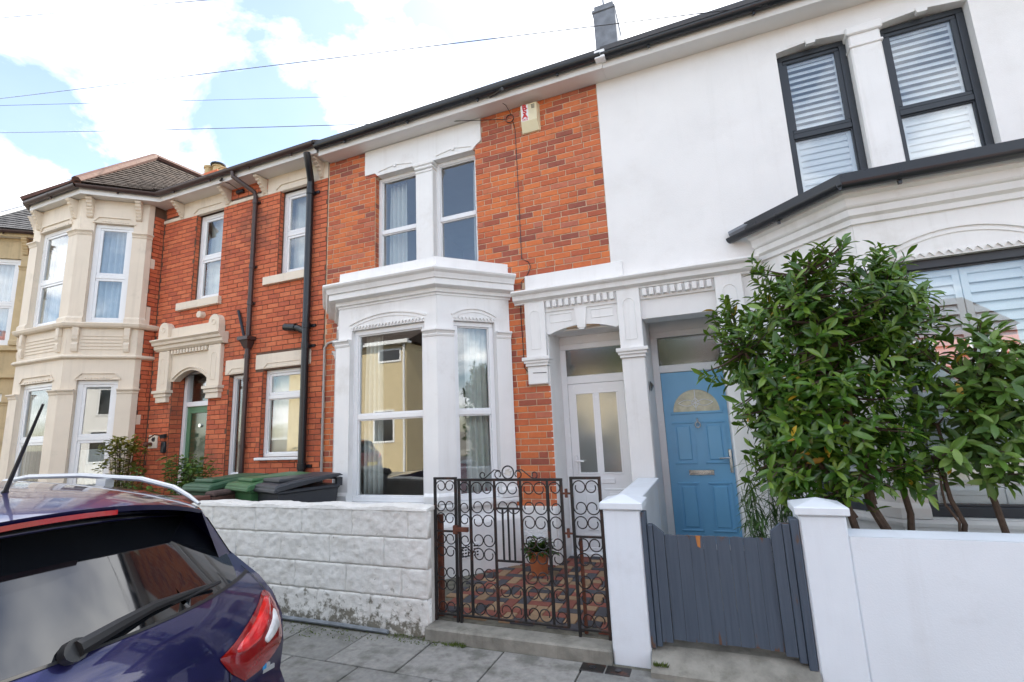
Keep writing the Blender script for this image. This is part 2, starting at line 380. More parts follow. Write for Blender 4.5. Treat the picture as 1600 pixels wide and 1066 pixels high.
def curtain(face, u0, u1, z0, z1, o, label, m=None, waves=5, amp=0.035, gather=0.0):
    n = max(16, waves * 8); rows = 8; pts = []; fs = []
    ph = rnd() * 6
    for j in range(rows + 1):
        t = j / rows; z = z0 + (z1 - z0) * t
        for i in range(n + 1):
            s = i / n; sq = 1 - gather * math.sin(math.pi * min(1, t * 1.1)) * 0.5
            u = u0 + (u1 - u0) * s * sq
            a = amp * (0.55 + 0.45 * (1 - t)) * math.sin(s * waves * 2 * math.pi + ph + 0.4 * math.sin(t * 3 + s * 5)) + 0.012 * math.sin(s * 23 + t * 4)
            pts.append((u, o + a, z))
    for j in range(rows):
        for i in range(n): fs.append((j * (n + 1) + i, j * (n + 1) + i + 1, (j + 1) * (n + 1) + i + 1, (j + 1) * (n + 1) + i))
    b = MB(face); b.add(pts, fs); ob = b.build('curtain', m or CURT, None, 'all')
    md = ob.modifiers.new('thickness', 'SOLIDIFY'); md.thickness = 0.004
    return tag(ob, label, 'curtain')
def unit_brick():
    cu, cz = 0.018, 0.055
    v = [(-.5, -1, -.5), (.5, -1, -.5), (.5, -1, .5), (-.5, -1, .5), (-.5, -.12, -.5), (.5, -.12, -.5), (.5, -.12, .5), (-.5, -.12, .5),
         (-.5 + cu, 0, -.5 + cz), (.5 - cu, 0, -.5 + cz), (.5 - cu, 0, .5 - cz), (-.5 + cu, 0, .5 - cz)]
    f = [(0, 1, 5, 4), (1, 2, 6, 5), (2, 3, 7, 6), (3, 0, 4, 7), (4, 5, 9, 8), (5, 6, 10, 9), (6, 7, 11, 10), (7, 4, 8, 11), (8, 9, 10, 11)]
    return v, f
UB_V, UB_F = unit_brick()
def brick_field(root, jobs, material, single=300, pitch=(0.225, 0.075), joint=0.0095, proud=0.006):
    """jobs: (face, rects, holes, zbase, phase). The bricks that show largest become parts, the rest one joined part"""
    items = []
    for face, rects, holes, zb, ph in jobs:
        z_lo = min(r[2] for r in rects); z_hi = max(r[3] for r in rects)
        k0 = int(math.floor((z_lo - zb) / pitch[1])); k1 = int(math.ceil((z_hi - zb) / pitch[1]))
        for k in range(k0, k1):
            za, zc = zb + k * pitch[1], zb + (k + 1) * pitch[1]; zm = (za + zc) / 2
            iv = [(r[0], r[1], max(za, r[2]), min(zc, r[3])) for r in rects if r[2] < zm < r[3]]
            for (a, b, c, d) in iv:
                segs = [(a, b)]
                for h in holes:
                    if h[2] < zm < h[3]:
                        ns = []
                        for (p, q) in segs:
                            if h[1] <= p or h[0] >= q: ns.append((p, q)); continue
                            if h[0] > p: ns.append((p, h[0]))
                            if h[1] < q: ns.append((h[1], q))
                        segs = ns
                for (p, q) in segs:
                    off = ph + (pitch[0] / 2 if k % 2 else 0) + 0.012 * math.sin(k * 2.3)
                    n = math.floor((p - off) / pitch[0]); u = off + n * pitch[0]
                    while u < q:
                        cuts = [u, u + pitch[0]]
                        if random.random() < 0.10: cuts.insert(1, u + pitch[0] / 2)
                        for s, e in zip(cuts, cuts[1:]):
                            s2, e2 = max(s, p), min(e, q)
                            if e2 - s2 > 0.035 and d - c > 0.03: items.append((face, s2 + joint / 2, e2 - joint / 2, c + joint / 2 * (c == za), d - joint / 2 * (d == zc)))
                        u += pitch[0]
    cam = Vector((0, 0, 1.6))
    def size(it):
        f, a, b, c, d = it; P = f((a + b) / 2, 0, (c + d) / 2); v = P - cam
        return (b - a) * (d - c) * max(0.02, -(v.normalized().dot(f.N))) / v.length_squared
    items.sort(key=size, reverse=True)
    me = bpy.data.meshes.new('brick'); me.from_pydata(UB_V, [], UB_F); me.materials.append(material)
    for it in items[:single]:
        f, a, b, c, d = it
        o = bpy.data.objects.new('brick', me); COL.objects.link(o)
        o.location = f((a + b) / 2, proud + ru(-0.002, 0.0025), (c + d) / 2)
        o.rotation_euler = (ru(-.012, .012), ru(-.006, .006), math.atan2(f.U.y, f.U.x) + math.pi + ru(-.008, .008))   # front looks outwards
        o.scale = (b - a, 0.03, d - c); setp(o, root)
    if len(items) > single:
        vs, fs = [], []
        for f, a, b, c, d in items[single:]:
            base = len(vs); pr = proud + ru(-0.002, 0.0025); t1 = ru(-.0015, .0015)
            for (x, y, z) in UB_V: vs.append(tuple(f((a + b) / 2 + x * (b - a), pr + y * 0.03 + t1 * x * 2, (c + d) / 2 + z * (d - c))))
            fs += [tuple(base + i for i in q) for q in UB_F]
        mkobj('brickwork', vs, fs, material, root, False, 'stuff')
    return len(items)
def reveals(holes, d, zlo=-9):
    out = []
    for (u0, u1, z0, z1) in holes:
        out.append((F((u0, W), (u0, W + d)), [(0.003, d, max(z0, zlo), z1)], [], 0.02, 0.0)); out.append((F((u1, W + d), (u1, W)), [(0, d - 0.003, max(z0, zlo), z1)], [], 0.02, 0.0))
    return out
def dentils(root, face, u0, u1, n, o0, o1, z0, z1, m):
    me = None; w = (u1 - u0) / n
    for i in range(n):
        c = u0 + (i + 0.5) * w
        if me is None:
            b = MB(); b.box(-w * 0.31, w * 0.31, -(o1 - o0) / 2, (o1 - o0) / 2, -(z1 - z0) / 2, (z1 - z0) / 2, 0.004); ob = b.build('dentil', m, root); me = ob.data
        else:
            ob = bpy.data.objects.new('dentil', me); COL.objects.link(ob); setp(ob, root)
        ob.location = face(c, (o0 + o1) / 2, (z0 + z1) / 2); ob.rotation_euler = (0, 0, math.atan2(face.U.y, face.U.x))
def arch_pts(u0, u1, zs, rise, n=18, pw=2.0):
    return [(u0 + (u1 - u0) * i / n, zs + rise * (1 - abs(2 * i / n - 1) ** pw)) for i in range(n + 1)]
def arch_strip(mb, pts, thick, o0, o1):     # moulding that follows an arch
    n = len(pts); P = []
    for i, (u, z) in enumerate(pts):
        a = pts[max(0, i - 1)]; b = pts[min(n - 1, i + 1)]; t = Vector((b[0] - a[0], b[1] - a[1])).normalized(); nn = Vector((-t.y, t.x))
        for d, o in ((0, o0), (0, o1), (thick, o1), (thick, o0)): P.append((u + nn.x * d, o, z + nn.y * d))
    fs = []
    for i in range(n - 1): fs += [(i * 4 + k, i * 4 + (k + 1) % 4, (i + 1) * 4 + (k + 1) % 4, (i + 1) * 4 + k) for k in range(4)]
    fs += [(0, 1, 2, 3), tuple((n - 1) * 4 + k for k in (3, 2, 1, 0))]
    return mb.add(P, fs)
def scallops(mb, u0, u1, z, n, h, o0, o1):
    w = (u1 - u0) / n
    for i in range(n):
        c = u0 + (i + .5) * w; mb.prism([(c - w * .48, z + h), (c + w * .48, z + h), (c, z)], o0, o1, 1)
def hood(root, face, u0, u1, z0, rise, m, nteeth, band=0.03):
    b = MB(face); arch_strip(b, arch_pts(u0, u1, z0 + 0.055, rise), band * 0.7, -0.01, 0.016); arch_strip(b, arch_pts(u0 + 0.02, u1 - 0.02, z0 + 0.02, rise * 0.96), band * 0.5, -0.01, 0.009)
    scallops(b, u0 + 0.03, u1 - 0.03, z0 + 0.002, nteeth, 0.035, -0.02, 0.014); b.build('window_hood', m, root)
def shell(root, x0, x1, y0, y1, zf, zm, zt):
    b = MB()
    b.box(x0 + 0.02, x1 - 0.02, y1, y1 + 0.2, -0.2, zt); b.box(x0 + 0.02, x0 + 0.12, y0, y1, -0.2, zt); b.box(x1 - 0.12, x1 - 0.02, y0, y1, -0.2, zt)
    b.box(x0 + 0.12, x1 - 0.12, 6.25, y1, zm, zm + 0.2); b.box(x0 + 0.12, x1 - 0.12, y0, y1, zt - 0.15, zt - 0.02)
    o = b.build('inner_wall', ROOMW, root)
    b = MB(); b.box(x0 + 0.12, x1 - 0.12, 6.25, y1, zf - 0.2, zf); b.build('inner_floor', ROOMF, root)
def eaves(root, x0, x1, yf, zs, m_gut, fascia_h=0.15, gr=0.055, brk=0.9, m_f=None):
    b = MB(); b.box(x0, x1, yf, W + 0.02, zs, zs + 0.012); b.build('soffit', SOFFIT, root)
    b = MB(); b.box(x0, x1, yf - 0.022, yf - 0.001, zs - 0.012, zs + fascia_h, 0.003); b.build('fascia', m_f or SOFFIT, root)
    gutter(root, [(x0, yf - 0.024 - gr, zs + fascia_h - 0.035), (x1, yf - 0.024 - gr, zs + fascia_h - 0.035)], gr, m_gut, brk)
def gutter(root, path, gr, m, brk=0.9):
    b = MB(); n = 10
    for (p, q) in zip(path, path[1:]):
        p, q = Vector(p), Vector(q); t = (q - p).normalized(); s = Vector((t.y, -t.x, 0)); P = []
        for e in (p, q):
            for rr in (gr, gr - 0.006):
                P += [tuple(e + s * math.cos(math.pi * k / n) * rr - Vector((0, 0, math.sin(math.pi * k / n) * rr * 1.0))) for k in range(n + 1)]
        k1 = n + 1; fs = []
        for k in range(n): fs += [(k, k + 1, 2 * k1 + k + 1, 2 * k1 + k), (k1 + k, 3 * k1 + k, 3 * k1 + k + 1, k1 + k + 1)]
        fs += [(0, 2 * k1, 3 * k1, k1), (n, k1 + n, 3 * k1 + n, 2 * k1 + n)]
        fs += [tuple([*range(0, k1)] + [*range(2 * k1 - 1, k1 - 1, -1)]), tuple([*range(3 * k1 - 1, 2 * k1 - 1, -1)] + [*range(3 * k1, 4 * k1)])]
        b.add(P, fs)
    g = b.build('gutter', m, root, True)
    for (p, q) in zip(path, path[1:]):
        p, q = Vector(p), Vector(q); L = (q - p).length; t = (q - p) / L; s = Vector((t.y, -t.x, 0)); c = max(1, int(L / brk))
        for i in range(c):
            e = p + t * L * (i + 0.5) / c; bb = MB()
            pts = [tuple(e + s * math.cos(math.pi * k / n) * (gr + 0.004) - Vector((0, 0, math.sin(math.pi * k / n) * (gr + 0.004))) + t * d) for d in (-0.014, 0.014) for k in range(n + 1)]
            bb.add(pts, [(k, k + 1, n + 2 + k, n + 1 + k) for k in range(n)]); 
            bb.box(*sorted((e.x - 0.012, e.x + 0.012)), e.y - 0.004, e.y + 0.02, e.z - gr - 0.03, e.z - gr + 0.004)
            bb.build('gutter_bracket', m, g)
    return g
def pitched_roof(root, x0, x1, ye, yr, yb, ze, zr, m, name='roof'):
    b = MB()
    b.prism([(ye, ze), (yr, zr), (yb, ze), (yb, ze - 0.06), (yr, zr - 0.06), (ye, ze - 0.06)], x0, x1, 0)
    return b.build(name, m, root)
def chimney(root, x0, x1, y0, y1, z0, z1, m, pots, cap=True, potm=None):
    b = MB(); b.box(x0, x1, y0, y1, z0, z1); 
    if cap: b.box(x0 - 0.05, x1 + 0.05, y0 - 0.05, y1 + 0.05, z1 - 0.22, z1 - 0.12, 0.01); b.box(x0 - 0.08, x1 + 0.08, y0 - 0.08, y1 + 0.08, z1 - 0.12, z1, 0.01)
    c = b.build('chimney', m, root)
    for (x, y, r, h) in pots:
        b = MB(); b.lathe([(r, -0.02), (r, h * .85), (r * 1.18, h * .86), (r * 1.18, h), (r * .8, h), (r * .8, h * .4)], (x, y, z1), 14, True); b.build('chimney_pot', potm or BUFFPOT, c, True)
    return c
def poly_face(face, poly, o0, o1, name, m, parent):
    b = MB(face); b.prism(poly, o0, o1, 1); return b.build(name, m, parent)
# ------------------------------------------------------------------ house with the white ground-floor bay
MIR = -0.742                                # party line of the two handed houses
hA = thing('terraced_house', 'orange brick terraced house with white ground-floor bay window and white panelled front door', 'house', (-2.95, W, 0))
AX0, AX1 = -5.04, MIR
CA = (-2.774, 4.711); DA = (-2.14, W); CA2 = (-4.176, 4.711); DA2 = (-4.81, W)
winA = [(-4.17, -3.47, 3.6, 5.30), (-3.20, -2.55, 3.6, 5.30)]
doorA = (-1.68, -0.80, 0.1, 2.72)
holesA = winA + [doorA, (-4.70, -2.25, 0.30, 3.2)]
b = MB(FW); wall_with_holes(b, AX0, -0.872, -0.1, 5.73, -0.28, 0, holesA); b.build('wall', MORTAR_A, hA)
shell(hA, AX0, AX1, W + 0.3, 9.6, 0.3, 3.1, 5.9)
brick_field(hA, [(FW, [(AX0 + 0.012, -0.872, 3.40, 5.73)], winA + [(-4.345, -2.451, 5.347, 5.73), (-3.47, -3.20, 3.5, 5.4)], 3.42, 0.03),
                 (FW, [(AX0 + 0.012, -4.70, 0.1, 3.40), (-2.25, -1.672, 0.72, 3.40)], [(-1.935, -1.66, 2.10, 3.4)], 0.12, 0.05)] + reveals([winA[0]], 0.08, 3.6)[:1] + reveals([winA[1]], 0.08, 3.6)[1:], BRICK_A, 300)
# upper windows, lintel, mullion
for (u0, u1, z0, z1) in winA: window(hA, FW, u0 + 0.002, u1 - 0.002, 3.55, z1 - 0.006, 4.45, o=-0.085, lower='bead', upper='bead', fw=0.05)
b = MB(FW)
b.prism([(-4.345, 5.347), (-4.17, 5.347), (-4.12, 5.296), (-3.52, 5.296), (-3.15, 5.296), (-2.58, 5.296), (-2.53, 5.35), (-2.451, 5.40), (-2.451, 5.726), (-4.345, 5.726)], -0.1, 0.022, 1)
b.build('lintel', WHITE, hA)
for a, c in ((-4.1, -3.53), (-3.14, -2.6)):
    b = MB(FW); m_ = (a + c) / 2; b.prism([(a, 5.36), (m_, 5.415), (c, 5.36), (c, 5.345), (m_, 5.39), (a, 5.345)], 0.015, 0.034, 1); b.prism([(m_ - .03, 5.40), (m_ + .03, 5.40), (m_ + .018, 5.36), (m_ - .018, 5.36)], 0.02, 0.045, 1)
    b.build('lintel_drip', WHITE, hA)
b = MB(FW); b.box(-3.4715, -3.1985, -0.2, 0.028, 3.55, 5.20, 0.012); b.box(-3.47, -3.20, -0.12, 0.04, 5.15, 5.18, 0.006); b.box(-3.50, -3.17, -0.12, 0.062, 5.245, 5.30, 0.012); b.box(-3.48, -3.19, -0.12, 0.05, 5.20, 5.245, 0.01)
b.build('mullion', WHITE, hA)
# ground-floor bay
pathA = [DA2, CA2, CA, DA]
FA = F(CA2, CA); FAr = F(CA, DA); FAl = F(DA2, CA2)
LA, LR = FA.L, FAr.L
b = MB(FA); wall_with_holes(b, 0.002, LA - 0.002, 0.05, 3.2, -0.16, 0, [(0.199, LA - 0.166, 0.83, 2.86)])
b.build('bay_front', WHITE, hA)
for ff in (FAr, FAl):
    b = MB(ff); wall_with_holes(b, 0.003, LR - 0.02, 0.05, 3.2, -0.14, 0, [(0.20, LR - 0.22, 0.83, 2.86)]); b.build('bay_side', WHITE, hA)
b = MB(); b.prism([(DA2[0] + .15, W), (CA2[0] + .05, CA2[1] + .05), (CA[0] - .05, CA[1] + .05), (DA[0] - .15, W)], 3.16, 3.295, 2); b.build('bay_ceiling', WHITE, hA)
b = MB(); b.sweep([(0, 3.30), (0, 3.614), (-0.12, 3.614), (-0.12, 3.30)], pathA); b.build('bay_parapet', WHITE, hA)
b = MB(); b.prism([(-4.70, W - 0.1), (-4.1, 4.80), (-2.85, 4.80), (-2.25, W - 0.1)], 3.28, 3.5, 2); b.build('bay_roof', LEAD, hA)
b = MB(); b.sweep([(-0.02, 3.432), (0.20, 3.432), (0.205, 3.415), (0.195, 3.395), (0.165, 3.372), (0.15, 3.335), (0.145, 3.318), (0.125, 3.312), (0.125, 3.245), (0.115, 3.238), (0.045, 3.222), (0.04, 3.182), (0.012, 3.174), (0.012, 3.150), (-0.02, 3.150)], pathA)
b.build('bay_cornice', WHITE, hA)
b = MB(); b.sweep([(-0.02, 0.775), (0.055, 0.775), (0.06, 0.80), (0.055, 0.826), (-0.10, 0.834), (-0.12, 0.80)], pathA); b.build('bay_sill', WHITE, hA)
b = MB(); b.sweep([(-0.02, 0.09), (0.085, 0.09), (0.085, 0.60), (0.075, 0.625), (0.012, 0.70), (-0.02, 0.70)], pathA); b.build('bay_plinth', WHITE, hA)
def pier(path, root, m, z0=0.834, zc=2.66, out=0.028, cap=True, inset=None):
    b = MB(); b.sweep([(-0.03, z0), (out + .025, z0), (out + .025, z0 + .075), (out + .012, z0 + .095), (out, z0 + .11), (out, zc), (-0.03, zc)], path)
    if cap: b.sweep([(-0.03, zc), (out + .006, zc), (out + .016, zc + .022), (out + .012, zc + .034), (out + .03, zc + .06), (out + .045, zc + .066), (out + .045, zc + .085), (-0.03, zc + .085)], path)
    return b.build('pier', m, root)
def along(p, q, d):
    v = Vector((q[0] - p[0], q[1] - p[1])); v = v.normalized() * d; return (p[0] + v.x, p[1] + v.y)
pier([along(CA, CA2, 0.165), CA, along(CA, DA, 0.195)], hA, WHITE)
pier([along(CA2, DA2, 0.195), CA2, along(CA2, CA, 0.198)], hA, WHITE)
pier([along(DA, CA, 0.215), along(DA, CA, 0.02)], hA, WHITE)
pier([along(DA2, CA2, 0.02), along(DA2, CA2, 0.215)], hA, WHITE)
hood(hA, FA, 0.17, LA - 0.14, 2.865, 0.10, WHITE, 22); hood(hA, FAr, 0.18, LR - 0.20, 2.865, 0.085, WHITE, 11); hood(hA, FAl, 0.18, LR - 0.20, 2.865, 0.085, WHITE, 11)
window(hA, FA, 0.20, LA - 0.168, 0.834, 2.858, 1.80, o=-0.05, lower='bead', upper='bead', fw=0.06)
window(hA, FAr, 0.202, LR - 0.222, 0.834, 2.858, 1.80, o=-0.05, lower='bead', upper='bead')
window(hA, FAl, 0.202, LR - 0.222, 0.834, 2.858, 1.80, o=-0.05, lower='bead', upper='bead')
for ff, uc in ((FAr, 0.30), (F((-2.14, W), (-1.68, W)), 0.20)):   # air bricks
    b = MB(ff); zc = 0.34; o0 = 0.085 if ff is FAr else 0.03
    b.box(uc - .115, uc + .115, o0 - .01, o0 + .008, zc - .075, zc + .075, .004); v = b.build('air_vent', UPVC, hA)
    b = MB(ff)
    for i in range(6):
        for j in range(4): b.box(uc - .095 + i * .033, uc - .072 + i * .033, o0 + .005, o0 + .0095, zc - .058 + j * .031, zc - .043 + j * .031)
    b.build('vent_slots', BLACKPL, v)
b = MB(FW); b.box(-2.25, -1.69, -0.02, 0.03, 0.05, 0.72, 0.008); b.build('plinth', WHITE, hA)
# first-floor band and shared door cornice
b = MB(FW); b.box(-1.925, MIR, -0.03, 0.024, 3.16, 3.418, 0.004); b.build('band', WHITE, hA)
CORN = [(-0.02, 3.205), (0.17, 3.205), (0.175, 3.185), (0.16, 3.165), (0.125, 3.150), (0.12, 3.13), (0.115, 3.10), (0.06, 3.075), (0.055, 3.06), (-0.02, 3.06)]
b = MB(); b.sweep([(o, z) for o, z in CORN], [(-2.06, W), (MIR - 0.001, W)]); b.build('door_cornice', WHITE, hA)
def pilaster(root, u0, u1, m, z0, ztop, zc, o=0.07, panel=True, back=-0.02):
    b = MB(FW); b.box(u0, u1, back, o, zc + 0.105, ztop, 0.006)
    pr = [(-0.0, 0), (0.012, .02), (0.01, .035), (0.028, .065), (0.045, .075), (0.045, .105)]
    for (d0, za), (d1, zb_) in zip(pr, pr[1:]): b.box(u0 - d1, u1 + d1, back, o + d1, zc + za, zc + zb_ - 0.0005, 0.002)
    b.box(u0 + .004, u1 - .004, back, o - 0.012, z0, zc, 0.006)
    p = b.build('pilaster', m, root)
    if panel:
        uc = (u0 + u1) / 2; w = (u1 - u0) * 0.24; zt_ = ztop - 0.16; P = []
        loop = [(uc - w, zc + .2)] + [(uc - w * math.cos(math.pi * i / 10), zt_ + w * math.sin(math.pi * i / 10)) for i in range(11)] + [(uc + w, zc + .2), (uc - w, zc + .2)]
        b = MB(); b.tube([FW(u, o + 0.001, z) for u, z in loop], 0.006, 5); b.build('pilaster_panel', m, p)
    return p
pilaster(hA, -1.931, -1.681, WHITE, 2.09, 3.06, 2.30)
b = MB(FW); b.box(-1.927, -1.69, -0.02, 0.045, 2.085, 2.30, 0.006); b.build('pilaster_foot', WHITE, hA)
dentils(hA, F(W), -1.665, -0.845, 11, 0.03, 0.085, 2.975, 3.052, WHITE)
b = MB(FW); b.box(-1.68, -0.83, -0.10, 0.035, 2.93, 3.06, 0.004)
b.prism([(-1.68, 2.935), (-0.83, 2.935), (-0.83, 2.68)] + [(u, z) for u, z in reversed(arch_pts(-1.64, -0.87, 2.665, 0.075, 12))] + [(-1.68, 2.67)], -0.10, 0.02, 1)
b.build('door_arch', WHITE, hA)
b = MB(FW); b.prism([(-1.325, 2.93), (-1.185, 2.93), (-1.21, 2.70), (-1.30, 2.70)], 0.0, 0.05, 1); b.prism([(-1.29, 2.705), (-1.22, 2.705), (-1.225, 2.68), (-1.285, 2.68)], 0.0, 0.042, 1); b.build('keystone', WHITE, hA)
b = MB()
for a, c in ((-1.63, -1.37), (-1.14, -0.89)): b.tube([FW(u, 0.021, z) for u, z in ((a, 2.80), (c, 2.80), (c, 2.895), (a, 2.895), (a, 2.80))], 0.006, 5)
b.build('arch_panel', WHITE, hA)
# porch recess and door
YD = 5.85
b = MB(); b.box(-1.70, -1.672, W - 0.001, YD + 0.1, 0.08, 2.74); b.box(-0.835, -0.80, W + 0.02, YD + 0.1, 0.08, 2.74); b.box(-1.70, -0.80, W + 0.08, YD + 0.1, 2.70, 2.74); b.build('porch_lining', WHITE, hA)
FD = F(YD)
b = MB(FD); b.box(-1.672, -0.835, -0.07, -0.005, 2.60, 2.70, 0.004); ring(b, -1.670, -0.838, 0.13, 2.60, 0.07, -0.07, 0.0, 0.006); b.box(-1.60, -0.90, -0.066, -0.004, 2.10, 2.20, 0.006)
dr = b.build('door', UPVC, hA)
b = MB(FD); b.box(-1.598, -0.91, -0.055, -0.012, 0.20, 2.098, 0.004)
dl = b.build('door_leaf', UPVC, dr)
pane(FD, -1.60, -0.90, 2.20, 2.535, -0.02, dr, GLASSD)
b = MB(FD); ring(b, -1.52, -1.275, 1.02, 1.99, 0.02, -0.03, -0.004, 0.005); ring(b, -1.235, -0.99, 1.02, 1.99, 0.02, -0.03, -0.004, 0.005)
for a, c in ((-1.52, -1.275), (-1.235, -0.99)): ring(b, a, c, 0.32, 0.86, 0.025, -0.03, -0.006, 0.006); b.box(a + .06, c - .06, -0.03, -0.004, 0.38, 0.80, 0.008)
b.build('door_moulding', UPVC, dr)
for a, c in ((-1.50, -1.295), (-1.215, -1.01)):
    b = MB(FD); b.box(a, c, -0.02, -0.0105, 1.04, 1.97); b.build('pane', GLASSD, dr)
b = MB(FD); b.box(-1.40, -1.10, -0.012, -0.001, 0.915, 0.975, 0.004); b.build('letter_plate', UPVC, dr)
b = MB(FD); b.box(-1.56, -1.53, -0.012, 0.008, 1.02, 1.24, 0.004); b.tube([(-1.545, 0.0, 1.18), (-1.545, 0.045, 1.18), (-1.44, 0.05, 1.175)], 0.011, 7); b.build('door_handle', UPVC, dr)
b = MB(); b.box(-1.67, -0.836, YD - .04, YD + 0.05, 0.09, 0.138, 0.006); b.build('threshold', UPVC, hA)
eaves(hA, AX0 + 0.02, MIR - 0.001, 5.17, 5.735, BLACKPL)
pitched_roof(hA, AX0, MIR, 5.08, 9.4, 13.4, 5.93, 8.4, SLATED)
b = MB(); b.box(MIR - 0.07, MIR + 0.05, 5.055, 5.16, 5.79, 5.90, 0.008); b.build('gutter_union', UPVC, hA)
# ------------------------------------------------------------------ white rendered house (handed copy of the plan)
hB = thing('terraced_house', 'white rendered terraced house with dark grey windows and blue front door', 'house', (1.4, W, 0))
def mx(x): return 2 * MIR - x
BX1 = mx(AX0)
winB = [(1.068, 1.72, 3.55, 5.50), (1.99, 2.70, 3.55, 5.50)]
holesB = winB + [(-0.9, -0.83, 0.1, 2.72), (-0.58, 0.19, 0.1, 2.72), (0.78, 3.2, 0.30, 3.2)]
b = MB(FW); wall_with_holes(b, -0.871, BX1, -0.1, 5.734, -0.28, 0.004, holesB); b.build('wall', RENDER, hB)
shell(hB, MIR, BX1, W + 0.3, 9.6, 0.3, 3.1, 5.9)
def shutters(win, face, u0, u1, z0, z1, o, nsl, tilt, panels=2):
    pw = (u1 - u0) / panels; st = 0.045; me = None
    for k in range(panels):
        a, c = u0 + k * pw + 0.004, u0 + (k + 1) * pw - 0.004
        b = MB(face); ring(b, a, c, z0, z1, st, o - 0.028, o, 0.003, 0.06); b.build('shutter_frame', SHUT, win)
        n = nsl; sz = (z1 - z0 - st - 0.06) / n
        for i in range(n):
            zc = z0 + 0.06 + (i + 0.5) * sz
            if me is None:
                hw = (c - a - 2 * st) / 2 - 0.001; bb = MB()
                pts = [(x, 0.042 * math.cos(t), 0.006 * math.sin(t)) for x in (-hw, hw) for t in [2 * math.pi * q / 8 for q in range(8)]]
                bb.add(pts, [tuple(range(8)), tuple(range(15, 7, -1))] + [(q, (q + 1) % 8, 8 + (q + 1) % 8, 8 + q) for q in range(8)])
                ob = bb.build('slat', SHUT, win, True); me = ob.data
            else: ob = bpy.data.objects.new('slat', me); COL.objects.link(ob); setp(ob, win)
            ob.location = face((a + c) / 2, o - 0.014, zc)
            ob.rotation_euler = Matrix.Rotation(math.atan2(face.U.y, face.U.x), 3, 'Z').to_euler(); ob.rotation_euler.rotate_axis('X', tilt)
for (u0, u1, z0, z1) in winB:
    w = window(hB, FW, u0 + 0.003, u1 - 0.003, 3.5, 5.46, 4.50, m=DARKFRAME, o=-0.09, lower='bead', fw=0.06)
    shutters(w, FW, u0 + 0.06, u1 - 0.06, 4.53, 5.40, -0.15, 11, 0.92, 1); shutters(w, FW, u0 + 0.06, u1 - 0.06, 3.56, 4.49, -0.15, 12, 1.3, 1)
b = MB(FW)
for (u0, u1, z0, z1) in winB:
    m_ = (u0 + u1) / 2; b.prism([(u0, 5.45), (m_, 5.49), (u1, 5.45), (u1, 5.502), (u0, 5.502)], -0.16, 0.0065, 1); b.prism([(m_ - .05, 5.505), (m_ + .05, 5.505), (m_ + .04, 5.45), (m_ - .04, 5.45)], -0.03, 0.02, 1)
b.build('lintel', WHITE, hB)
b = MB(FW); b.box(1.722, 1.988, -0.16, 0.02, 3.5, 5.46, 0.012); b.box(1.71, 2.0, -0.16, 0.034, 5.26, 5.29, 0.006); b.box(1.70, 2.01, -0.16, 0.045, 5.40, 5.49, 0.01); b.build('mullion', WHITE, hB)
CB = (mx(CA[0]), CA[1]); DB = (mx(DA[0]), W); CB2 = (mx(CA2[0]), CA2[1]); DB2 = (mx(DA2[0]), W)
pathB = [DB, CB, CB2, DB2]; FB = F(CB, CB2); FBl = F(DB, CB); FBr = F(CB2, DB2)
b = MB(FB); wall_with_holes(b, 0.002, LA - 0.002, 0.05, 3.2, -0.16, 0, [(0.166, LA - 0.199, 0.80, 2.80)]); b.build('bay_front', WHITE, hB)
for ff in (FBl, FBr):
    b = MB(ff); wall_with_holes(b, 0.02, LR - 0.003, 0.05, 3.2, -0.14, 0, [(0.22, LR - 0.20, 0.80, 2.80)]); b.build('bay_side', WHITE, hB)
b = MB(); b.prism([(DB[0] + .15, W), (CB[0] + .05, CB[1] + .05), (CB2[0] - .05, CB[1] + .05), (DB2[0] - .15, W)], 3.16, 3.295, 2); b.build('bay_ceiling', WHITE, hB)
b = MB(); b.sweep([(-0.02, 3.50), (0.10, 3.50), (0.16, 3.455), (0.15, 3.41), (0.15, 3.395), (0.11, 3.375), (0.10, 3.315), (0.09, 3.30), (0.07, 3.29), (0.065, 3.235), (0.03, 3.215), (0.025, 3.17), (-0.02, 3.165)], pathB); b.build('bay_cornice', WHITE, hB)
b = MB(); b.sweep([(-0.25, 3.575), (0.17, 3.575), (0.17, 3.485), (0.145, 3.48), (-0.25, 3.5)], pathB); b.build('bay_roof_edge', BLACKPL, hB)
b = MB(); b.prism([(DB[0] + .1, W), (CB[0] + .1, CB[1] + .12), (CB2[0] - .1, CB[1] + .12), (DB2[0] - .1, W)], 3.45, 3.572, 2); b.build('bay_roof', LEAD, hB)
gp = [(DB[0] - 0.27, W - 0.03, 3.455), (CB[0] - 0.095, CB[1] - 0.225, 3.455), (CB2[0] + 0.095, CB[1] - 0.225, 3.455), (DB2[0] + .27, W - .03, 3.455)]
gutter(hB, gp, 0.05, BLACKPL, 0.6)
b = MB(); b.tube([(0.40, W - 0.01, 3.50), (0.52, W - 0.06, 3.53), (0.72, W - 0.22, 3.57)], [0.05, 0.05, 0.03], 8); b.build('lead_flashing', LEAD, hB)
b = MB(); b.sweep([(-0.02, 0.745), (0.055, 0.745), (0.06, 0.77), (0.055, 0.795), (-0.12, 0.80)], pathB); b.build('bay_sill', WHITE, hB)
b = MB(); b.sweep([(-0.02, 0.05), (0.085, 0.05), (0.085, 0.58), (0.012, 0.66), (-0.02, 0.66)], pathB); b.build('bay_plinth', WHITE, hB)
for pth in ([along(CB, DB, 0.195), CB, along(CB, CB2, 0.165)], [along(CB2, CB, 0.198), CB2, along(CB2, DB2, 0.195)], [along(DB, CB, 0.02), along(DB, CB, 0.215)]): pier(pth, hB, WHITE, 0.80, 2.66)
hood(hB, FB, 0.14, LA - 0.17, 2.805, 0.16, WHITE, 17, 0.04); hood(hB, FBl, 0.2, LR - 0.18, 2.805, 0.12, WHITE, 9)
